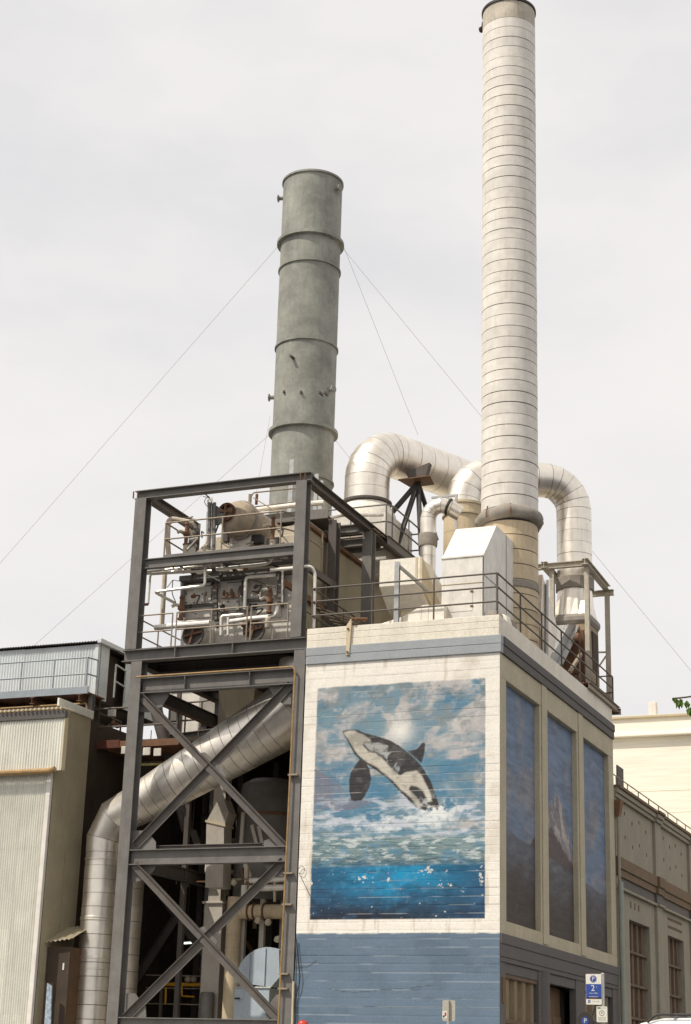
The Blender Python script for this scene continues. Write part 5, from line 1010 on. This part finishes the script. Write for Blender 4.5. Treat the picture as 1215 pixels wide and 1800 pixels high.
for (za, zb_, pr, mt) in ((6.95, 7.3, .14, m_brown), (6.72, 6.948, .09, m_brown), (6.4, 6.718, .03, m_bluedark), (6.32, 6.398, .12, m_beige), (9.12, 9.25, .1, m_beige), (9.252, 9.4, .16, m_beige), (9.402, 9.5, .22, m_brown)):
    bbx('cornice', 12.0, YE, za, zb_, XB+pr, mt, XB-.02)
    for y in (17.45, 23.2): bbx('cornice_break', y-.03, y+.88, za+.003, zb_-.003, XB+pr+.08, mt, XB-.02)
for (y0, cols_) in ((12.9, 3), (18.6, 3)):
    for k in range(10):
        y = y0+.5+(k % 4)*1.0; z = 8.75-(k//4)*.75-(k % 2)*.18; MB().bbox((XB-.01, y, z), (XB+.02, y+.045, z+.11), .006).build('anchor_plate', m_brown, bb)
for k in range(3): MB().bbox((XB-.01, 13.9+k*.55, 5.92), (XB+.012, 14.08+k*.55, 6.12), .005).build('vent_slot', m_brown, bb)
for r_ in range(2):
    for k in range(8): MB().bbox((XB-.01, 19.5+k*.3, 6.08-r_*.27), (XB+.02, 19.7+k*.3, 6.16-r_*.27), .005).build('vent_slot', m_brown, bb)
railing('parapet_railing', 'thin pipe railing along the beige building parapet', [(XB-.3, 12.1, 9.5), (XB-.3, 34, 9.5)], .55, (1,), 1.6, m_rusrail, .02)
pa = ax_(1092, 1345, -.6); tag(MB().bbox((-.75, pa.y-.1, 9.2), (-.7, pa.y+.75, pa.z), .01).build('roof_panel', m_bluedark, base=(-.7, pa.y, 9.2)), 'grey upright panel standing behind the beige parapet railing', 'panel')
pb = ax_(1130, 1398, -.6); tag(MB().lathe([(.22, 0), (.22, .5), (.12, .7), (.03, .75)], (-.7, pb.y, 9.2), n=14).build('roof_vent', m_tan, base=(-.7, pb.y, 9.2), smooth=True), 'rounded pale roof vent behind the beige parapet railing', 'vent')
for (y, l, lb_) in ((14.6, 1.4, 'long dark weathered block on the beige parapet beside the upright panel'), (16.2, .9, 'short dark block on the beige parapet beside the rounded vent'), (20.5, 1.2, 'dark block on the beige parapet beyond the pilaster')): tag(MB().bbox((-.34, y, 9.503), (-.05, y+l, 9.62), .02).build('coping_block', m_brown, base=(-.2, y, 9.5)), lb_, 'coping block', 'loose blocks on the parapet')
dp = thing('drainpipe', 'pale green drainpipe with hopper head at the beige building corner', 'drainpipe', (XB+.12, 12.6, 0))
q = ax_(1091, 1550, .1); MB().tube([(.1, q.y, 0), (.1, q.y, q.z)], .085, 12).build('lower_pipe', m_green, dp, smooth=True); MB().tube([(.08, q.y-.05, q.z), (.08, q.y-.05, 9.0)], .05, 10).build('upper_pipe', m_beige, dp, smooth=True)
MB().hull8([(.0, q.y-.12, 8.5), (.12, q.y-.12, 8.5), (.12, q.y+.12, 8.5), (.0, q.y+.12, 8.5)], [(-.04, q.y-.2, 9.0), (.2, q.y-.2, 9.0), (.2, q.y+.2, 9.0), (-.04, q.y+.2, 9.0)]).build('hopper_head', m_rusty, dp)
# ------------------------------------------------------------------ far cream building
fc = thing('cream_building', 'plain sunlit cream brick building behind the beige parapet', 'building', (0, 40, 0))
YC = 34; zc_ = ay(1150, 1257, YC).z; zl = ay(1150, 1291, YC).z
MB().box((-22, YC, 0), (14, YC+20, zc_-.12)).build('wall', m_bigcream, fc); MB().bbox((-22.1, YC-.12, zc_-.12), (14.1, YC+20.1, zc_), .02).build('coping', m_tan, fc)
MB().bbox((-22.1, YC-.3, zl-.1), (14.1, YC-.003, zl), .02).build('ledge', m_bigcream, fc)
for k in range(14): MB().bbox((-22, YC-.012, .6+k*.95), (14, YC-.003, .6+k*.95+.025), .003).build('string_course', m_bigcream, fc)
q = ay(1149, 1255, YC+1.5); tag(MB().bbox((q.x-.2, YC+1.4, zc_-.1), (q.x+.15, YC+1.7, ay(1149, 1234, YC+1.5).z), .02).build('roof_stack', m_white, base=(q.x, YC+1.5, zc_)), 'small white flue pipe on the far cream building roof', 'flue')

# ------------------------------------------------------------------ signs
from mathutils.geometry import interpolate_bezier
def text(parent, s, size, loc, mt, name='lettering'):
    cu = bpy.data.curves.new(name, 'FONT'); cu.body = s; cu.size = size; cu.align_x = 'CENTER'; cu.align_y = 'CENTER'; cu.extrude = .0008
    tmp = bpy.data.objects.new(name, cu); C.objects.link(tmp); dg_ = bpy.context.evaluated_depsgraph_get(); me = bpy.data.meshes.new_from_object(tmp.evaluated_get(dg_)); bpy.data.objects.remove(tmp)
    me.name = name; me.materials.append(mt); o = bpy.data.objects.new(name, me); C.objects.link(o); o.parent = parent; o.location = V(loc)-V(OFF[parent.name]); o.rotation_euler = (math.pi/2, 0, 0); return o
def rrect(x0, x1, z0, z1_, y, r, k=4):
    out = []
    for cx, cz, a0 in ((x1-r, z1_-r, 0), (x0+r, z1_-r, 90), (x0+r, z0+r, 180), (x1-r, z0+r, 270)):
        out += [(cx+r*math.cos(rad(a0+90*i/k)), y, cz+r*math.sin(rad(a0+90*i/k))) for i in range(k+1)]
    return out
SYP = -5.0
a, b = ay(1029.5, 1712, SYP), ay(1057, 1766, SYP); pz = ay(1063, 1790, SYP)
ps = thing('parking_sign', 'tall blue and white pay parking sign on a steel post', 'sign', (b.x+.03, SYP, .13))
MB().bbox((b.x+.0, SYP+.02, .13), (b.x+.06, SYP+.07, a.z+.02), .006).build('post', m_galv, ps)
w_, h_ = b.x-a.x, a.z-b.z; mxx = (a.x+b.x)/2; y0 = SYP
MB().prism(rrect(a.x, b.x+.01, b.z, a.z, y0+.006, .02), (0, .008, 0)).build('sign_panel', m_sgnw, ps)
def face(z0, z1_, mt, n, y=.003, x0=None, x1=None): return MB().box((x0 if x0 else a.x+.004, y0+y, z0), (x1 if x1 else b.x+.006, y0+y+.002, z1_)).build(n, mt, ps)
face(b.z+h_*.2, b.z+h_*.67, m_sgnb, 'blue_field'); face(b.z+h_*.19, b.z+h_*.235, m_sgnk, 'dark_stripe', .0005)
MB().lathe([(.072, 0), (.072, .002)], (mxx, y0+.003, a.z-h_*.16), (0, 1, 0), 24).build('parking_disc', m_sgnb, ps); MB().lathe([(.062, 0), (.066, 0), (.066, .001), (.062, .001)], (mxx, y0+.0015, a.z-h_*.16), (0, 1, 0), 24, False, False).build('disc_ring', m_sgnw, ps)
text(ps, 'P', .11, (mxx, y0+.001, a.z-h_*.16), m_sgnw); text(ps, '2', .17, (mxx-.01, y0+.001, a.z-h_*.47), m_sgnw); text(ps, '1', .05, (mxx+.07, y0+.001, a.z-h_*.43), m_sgnw)
text(ps, 'Hours Max', .04, (mxx, y0+.001, a.z-h_*.63), m_sgnw); face(b.z+h_*.25, b.z+h_*.262, m_sgnw, 'small_print', .001, mxx-.09, mxx+.09); face(b.z+h_*.205, b.z+h_*.215, m_sgnr, 'small_print', -.001, mxx-.05, mxx+.06)
face(b.z+h_*.06, b.z+h_*.15, m_sgnb, 'logo_block', .003, a.x+.04, a.x+.09); face(b.z+h_*.1, b.z+h_*.112, m_sgnalu, 'small_print', .003, a.x+.12, b.x-.03); text(ps, 'N', .045, (a.x+.065, y0+.001, b.z+h_*.105), m_sgnw)
a2, b2_ = ay(1048.5, 1769, SYP-.02), ay(1068, 1797, SYP-.02)
s2 = MB().prism(rrect(a2.x, b2_.x, b2_.z, a2.z, y0-.02, .02), (0, .008, 0)).build('lower_sign_panel', m_sgnw, ps); mx2 = (a2.x+b2_.x)/2
for x in (.02, .055): MB().box((a2.x+x, y0-.0225, a2.z-.045), (a2.x+x+.03, y0-.021, a2.z-.015)).build('green_mark', m_sgng, s2)
MB().box((a2.x+.1, y0-.0225, a2.z-.035), (b2_.x-.03, y0-.021, a2.z-.022)).build('small_print', m_sgnalu, s2)
MB().lathe([(.045, 0), (.053, 0), (.053, .001), (.045, .001)], (mx2, y0-.022, a2.z-.13), (0, 1, 0), 24, False, False).build('disc_ring', m_sgnk, s2)
text(s2, 'P', .065, (mx2, y0-.0225, a2.z-.13), m_sgnk)
for k in range(3): MB().box((a2.x+.03, y0-.0225, a2.z-.22-k*.025), (b2_.x-.03, y0-.021, a2.z-.21-k*.025)).build('small_print', m_sgnalu, s2)
# pay station with its own P
t = thing('pay_station', 'dark parking pay station with round white-on-blue P', 'pay station', (ay(1030, 1800, -4.2).x, -4.2, .13))
q = ay(1030, 1794, -4.2); MB().bbox((q.x-.17, -4.2, .13), (q.x+.17, -3.9, q.z+.03), .03).build('cabinet', m_black, t); MB().lathe([(.17, 0), (.17, .05)], (q.x, -4.26, q.z), (0, 1, 0), 24).build('parking_disc', m_black, t)
MB().lathe([(.08, 0), (.08, .004)], (q.x, -4.268, q.z-.01), (0, 1, 0), 24).build('blue_disc', m_sgnb, t); text(t, 'P', .13, (q.x+.005, -4.272, q.z-.01), m_sgnw)
MB().lathe([(.02, 0), (.05, .03), (.05, .06)], (q.x+.2, -4.0, q.z+.42), n=12).build('solar_cap', m_sgnalu, t); MB().bar((q.x+.05, -4.0, q.z), (q.x+.2, -4.0, q.z+.42), .03, .03, (0, 1, 0)).build('cap_arm', m_black, t)
# sign seen from the back
SB = -5.2; a, b = ay(778, 1758, SB), ay(800, 1795, SB)
t = thing('sign_back', 'plain aluminium back of a street sign against the slate wall', 'sign', ((a.x+b.x)/2, SB, .13))
MB().prism(rrect(a.x, b.x, b.z, a.z, SB, .025), (0, .004, 0)).build('sign_panel', m_sgnalu, t)
MB().section((a.x+.14, SB-.035, .13), (a.x+.14, SB-.035, a.z), [(-.02, -.03), (.02, -.03), (.02, .03), (-.02, .03)], (0, 1, 0)).build('post', m_sgnalu, t)
MB().box((a.x+.0, SB-.003, b.z+.05), (a.x+.1, SB-.001, b.z+.2)).build('sticker', m_sgnw, t); MB().box((a.x+.05, SB-.005, b.z+.1), (a.x+.085, SB-.0035, b.z+.17)).build('sticker_print', m_sgnr, t); MB().box((a.x+.015, SB-.005, b.z+.07), (a.x+.05, SB-.0035, b.z+.11)).build('sticker_print', m_sgnk, t)

# ------------------------------------------------------------------ white car on the front street
CY = -8.4; lf = ay(1108, 1800, CY); tp_ = ay(1190, 1786, CY)
cr = thing('white_car', 'white estate car with roof rails passing the parking sign', 'car', (lf.x+1.4, CY, 0)); zt_ = ay(1180, 1788, CY).z; zs_ = zt_/1.72; xo = lf.x
prof = [(-1.05, .35), (-1.1, .62), (-1.0, .82), (-.55, .95), (-.35, 1.02), (.05, 1.42), (.32, 1.62), (.7, 1.7), (1.5, 1.72), (2.4, 1.68), (2.75, 1.58), (3.1, 1.2), (3.2, .95), (3.22, .5), (3.1, .32)]
def hw(z): return .9 if z < 1.0 else .9-(z-1.0)*.32
NS = 8; body = MB(); vs_ = []
for (x, z) in prof:
    for k in range(NS+1):
        s_ = -1+2*k/NS; w = hw(z); vs_.append((xo+x, CY+s_*w, (z-.055*s_*s_*(z > 1.3)-.1*(abs(s_) > .9)*(z > 1.5))*zs_))
n_ = NS+1; fs_ = [(i*n_+k, i*n_+k+1, (i+1)*n_+k+1, (i+1)*n_+k) for i in range(len(prof)-1) for k in range(NS)]
fs_ += [tuple(i*n_ for i in range(len(prof)))[::-1], tuple(i*n_+NS for i in range(len(prof)))]; fs_.append((0, (len(prof)-1)*n_, (len(prof)-1)*n_+NS, NS)[::-1])
body.add(vs_, fs_).build('body', m_carw, cr, smooth=True)
for s_ in (-1, 1):
    gl_ = [(x, z) for x, z in ((.02, 1.06), (.42, 1.52), (1.1, 1.57), (1.1, 1.06))], [(x, z) for x, z in ((1.18, 1.06), (1.18, 1.57), (2.0, 1.55), (2.05, 1.06))], [(x, z) for x, z in ((2.12, 1.06), (2.08, 1.54), (2.6, 1.48), (2.85, 1.12))]
    for gq in gl_:
        q = [(xo+x, CY+s_*(hw(z)+.004), z*zs_) for x, z in gq]; MB().prism(q, (0, s_*.006, 0)).build('side_window', m_carg, cr)
    r_ = MB().tube(fillet([(xo+.45, CY+s_*.6, 1.6*zs_), (xo+.6, CY+s_*.6, (1.74)*zs_), (xo+2.4, CY+s_*.6, 1.75*zs_), (xo+2.6, CY+s_*.6, 1.6*zs_)], .15), .022, 8).build('roof_rail', m_black, cr, smooth=True)
    for x in (-.25, 2.4):
        ty = MB().lathe([(.2, 0), (.33, .01), (.34, .05), (.34, .17), (.33, .21), (.2, .22)], (xo+x, CY+s_*.92-(.0 if s_ < 0 else .22)+(.0 if s_ > 0 else 0), .34), (0, 1, 0), 28).build('wheel', m_tyre, cr, smooth=True); MB().lathe([(.2, 0), (.21, .02), (.1, .04), (.05, .0)], (xo+x, CY+s_*.935, .34), (0, s_, 0), 20).build('rim', m_galv, ty, smooth=True)
    MB().bbox((xo-1.09, CY+s_*.62-.16, .66*zs_), (xo-.98, CY+s_*.62+.16, .8*zs_), .03).build('headlight', m_galv, cr)
MB().add([(xo-.28, CY-.78, 1.06*zs_), (xo-.28, CY+.78, 1.06*zs_), (xo+.06, CY+.7, 1.445*zs_), (xo+.06, CY-.7, 1.445*zs_)], [(0, 3, 2, 1)]).build('windscreen', m_carg, cr)
for x in (.9, 1.8): MB().bar((xo+x, CY-.62, 1.745*zs_), (xo+x, CY+.62, 1.745*zs_), .05, .03).build('roof_bar', m_black, cr)

# ------------------------------------------------------------------ person in a red helmet by the slate wall
HP = ay(533.5, 1793.5, -1.5); pz0 = .13
pe = thing('person', 'person in a red helmet standing before the slate wall', 'person', (HP.x, -1.5, pz0)); hh = HP.z-pz0
m_cloth = M('work_clothes', lin((70, 74, 84)), .85, var=.15, scale=8); m_skin = M('skin', lin((196, 150, 122)), .6, var=.05)
s_ = hh/1.83; J = dict(pel=(0, 0, .95), ch=(0, 0, 1.28), nk=(0, 0, 1.5), hd=(0, -.02, 1.64), ls=(-.2, 0, 1.42), le=(-.25, .03, 1.13), lw=(-.24, -.1, .9), rs=(.2, 0, 1.42), re=(.25, .03, 1.13), rw=(.24, -.1, .9), lh=(-.1, 0, .9), lk=(-.11, -.02, .5), la=(-.11, .02, .09), lt=(-.12, -.16, .05), rh=(.1, 0, .9), rk=(.11, -.02, .5), ra=(.11, .02, .09), rt=(.12, -.16, .05))
ks = list(J); E_ = [('pel', 'ch'), ('ch', 'nk'), ('nk', 'hd'), ('ch', 'ls'), ('ls', 'le'), ('le', 'lw'), ('ch', 'rs'), ('rs', 're'), ('re', 'rw'), ('pel', 'lh'), ('lh', 'lk'), ('lk', 'la'), ('la', 'lt'), ('pel', 'rh'), ('rh', 'rk'), ('rk', 'ra'), ('ra', 'rt')]
RR = dict(pel=.15, ch=.16, nk=.06, hd=.09, ls=.075, le=.055, lw=.04, rs=.075, re=.055, rw=.04, lh=.1, lk=.07, la=.05, lt=.045, rh=.1, rk=.07, ra=.05, rt=.045)
me = bpy.data.meshes.new('body'); me.from_pydata([V(J[k])*s_ for k in ks], [(ks.index(a), ks.index(b)) for a, b in E_], []); me.materials.append(m_cloth)
ob = bpy.data.objects.new('body', me); C.objects.link(ob); ob.parent = pe
sk = ob.modifiers.new('skin', 'SKIN'); sk.use_smooth_shade = True
for i, k in enumerate(ks): me.skin_vertices[0].data[i].radius = (RR[k]*s_, RR[k]*s_*.85); me.skin_vertices[0].data[i].use_root = (k == 'pel')
sb = ob.modifiers.new('sub', 'SUBSURF'); sb.levels = 2; sb.render_levels = 2
hx, hy, hz = HP.x, -1.52, pz0+1.62*s_
hdo = MB().lathe([(.0, -.13), (.05, -.125), (.08, -.08), (.09, -.02), (.092, .04), (.085, .09), (.05, .13), (0, .14)], (hx, hy, hz), n=20).build('head', m_skin, pe, smooth=True)
MB().prism([(hx-.015, hy-.085, hz-.03), (hx+.015, hy-.085, hz-.03), (hx, hy-.085, hz+.03)], (0, -.03, 0)).build('nose', m_skin, hdo)
for d in (-1, 1): MB().lathe([(.012, 0), (.012, .01)], (hx+d*.033, hy-.085, hz+.02), (0, -1, 0), 8).build('eye', m_black, hdo); MB().lathe([(.03, -.01), (.03, .01)], (hx+d*.092, hy, hz), (1, 0, 0), 8).build('ear', m_skin, hdo)
MB().box((hx-.025, hy-.088, hz-.062), (hx+.025, hy-.08, hz-.055)).build('mouth', m_brick, hdo)
top = HP.z
MB().lathe([(.165, -.115), (.17, -.11), (.13, -.1), (.128, -.06), (.112, -.015), (.075, .0-.0+.022-.005), (.03, .0+.028-.005), (0, .03-.005)], (hx, hy, top-.025), n=28).build('helmet', m_red, pe, smooth=True)
MB().tube([(hx, hy-.12, top-.085), (hx, hy-.07, top-.012), (hx, hy, top+.004), (hx, hy+.07, top-.012), (hx, hy+.12, top-.085)], .012, 8).build('helmet_ridge', m_red, pe, smooth=True)
for d in (-1, 1):
    b0 = V((hx+d*.24*s_, -1.5-.1, pz0+.9*s_)); hn = MB().lathe([(.02, .01), (.036, -.03), (.038, -.07), (.03, -.09)], b0, n=10).build('hand', m_skin, pe, smooth=True)
    for k in range(4): o_ = b0+V((0, -.028+k*.018, -.085)); MB().tube([o_, o_+V((-d*.006, 0, -.035)), o_+V((-d*.022, -.004, -.06-.008*(k in (1, 2)))) ], .0085, 6).build('finger', m_skin, hn, smooth=True)
    MB().tube([b0+V((0, -.03, -.03)), b0+V((-d*.01, -.055, -.06)), b0+V((-d*.018, -.06, -.085))], .01, 6).build('thumb', m_skin, hn, smooth=True)

# ------------------------------------------------------------------ street tree just beyond the frame, one branch reaching into view
TY = -17.0; tip = ay(1182, 1228, TY); tb = V((tip.x+3.9, TY+.2, gz(TY)))
tr = thing('street_tree', 'leafy street tree whose drooping branch reaches past the cream building', 'tree', tb)
zc_ = tip.z; crown = V((tb.x, tb.y, zc_+.3))
MB().tube([tb, tb+V((.05, 0, 1.5)), tb+V((-.03, .03, 3.2)), V((tb.x, tb.y, zc_-.6))], [.17, .14, .12, .09], 12).build('trunk', m_bark, tr, smooth=True)
lims = []
for k in range(9):
    a = k*.7; e = crown+V((1.7*math.cos(a)*random.uniform(.6, 1), 1.7*math.sin(a)*random.uniform(.6, 1), random.uniform(-.2, 1.8))); m_ = (V((tb.x, tb.y, zc_-.6))+e)/2+V((0, 0, .25)); lims.append(e)
    MB().tube([V((tb.x, tb.y, zc_-.9+k*.05)), m_, e], [.06, .04, .012], 7).build('limb', m_bark, tr, smooth=True)
bp_ = [V((tb.x, tb.y, zc_-.4)), V((tb.x-1.2, TY+.1, zc_+.25)), V((tip.x+1.6, TY, zc_+.3)), ay(1235, 1236, TY)+V((0, 0, .12)), ay(1208, 1228, TY)+V((0, 0, .02)), tip]
MB().tube(fillet(bp_, .5), .012, 6).build('drooping_branch', m_bark, tr, smooth=True)
def leafpts(p, d, w, up):
    d = d.normalized(); s__ = d.cross(up).normalized(); l = random.uniform(.085, .125)*w
    return [p, p+d*l*.35+s__*l*.27+up*.01, p+d*l, p+d*l*.35-s__*l*.27+up*.01, p+d*l*.55-up*.012]
lb = MB()
for k in range(5200):
    e = random.choice(lims+[crown]); q = e+V((random.gauss(0, .42), random.gauss(0, .42), random.gauss(0, .38)))
    if q.x < tip.x+1.9: continue
    P5 = leafpts(q, V((random.uniform(-1, 1), random.uniform(-1, 1), random.uniform(-1.2, .1))), 1.1, V((random.uniform(-.5, .5), random.uniform(-.5, .5), 1)).normalized()); lb.add(P5, [(0, 1, 4), (1, 2, 4), (2, 3, 4), (3, 0, 4)])
lb.build('crown', m_leaf, tr, kind='stuff')
bpf = fillet(bp_, .5)
for (a, b) in [(1183, 1228), (1186, 1229), (1189, 1230), (1188, 1232), (1191, 1232), (1193, 1235), (1190, 1234), (1195, 1230), (1196, 1236), (1198, 1239), (1193, 1238), (1200, 1236), (1206, 1234), (1208, 1233), (1205, 1236), (1210, 1237), (1211, 1246), (1209, 1249), (1214, 1246), (1213, 1251), (1217, 1243), (1221, 1240), (1226, 1246), (1230, 1238), (1236, 1242), (1240, 1236)]:
    q = ay(a, b-2, TY+random.uniform(-.05, .05)); lf_ = MB().add(leafpts(q, V((random.uniform(-.35, .45), random.uniform(-.4, .4), -1)), random.uniform(.75, 1.1), V((random.uniform(-.3, .3), -1, random.uniform(.1, .8))).normalized()), [(0, 1, 4), (1, 2, 4), (2, 3, 4), (3, 0, 4)]).build('leaf', m_leaf, tr)
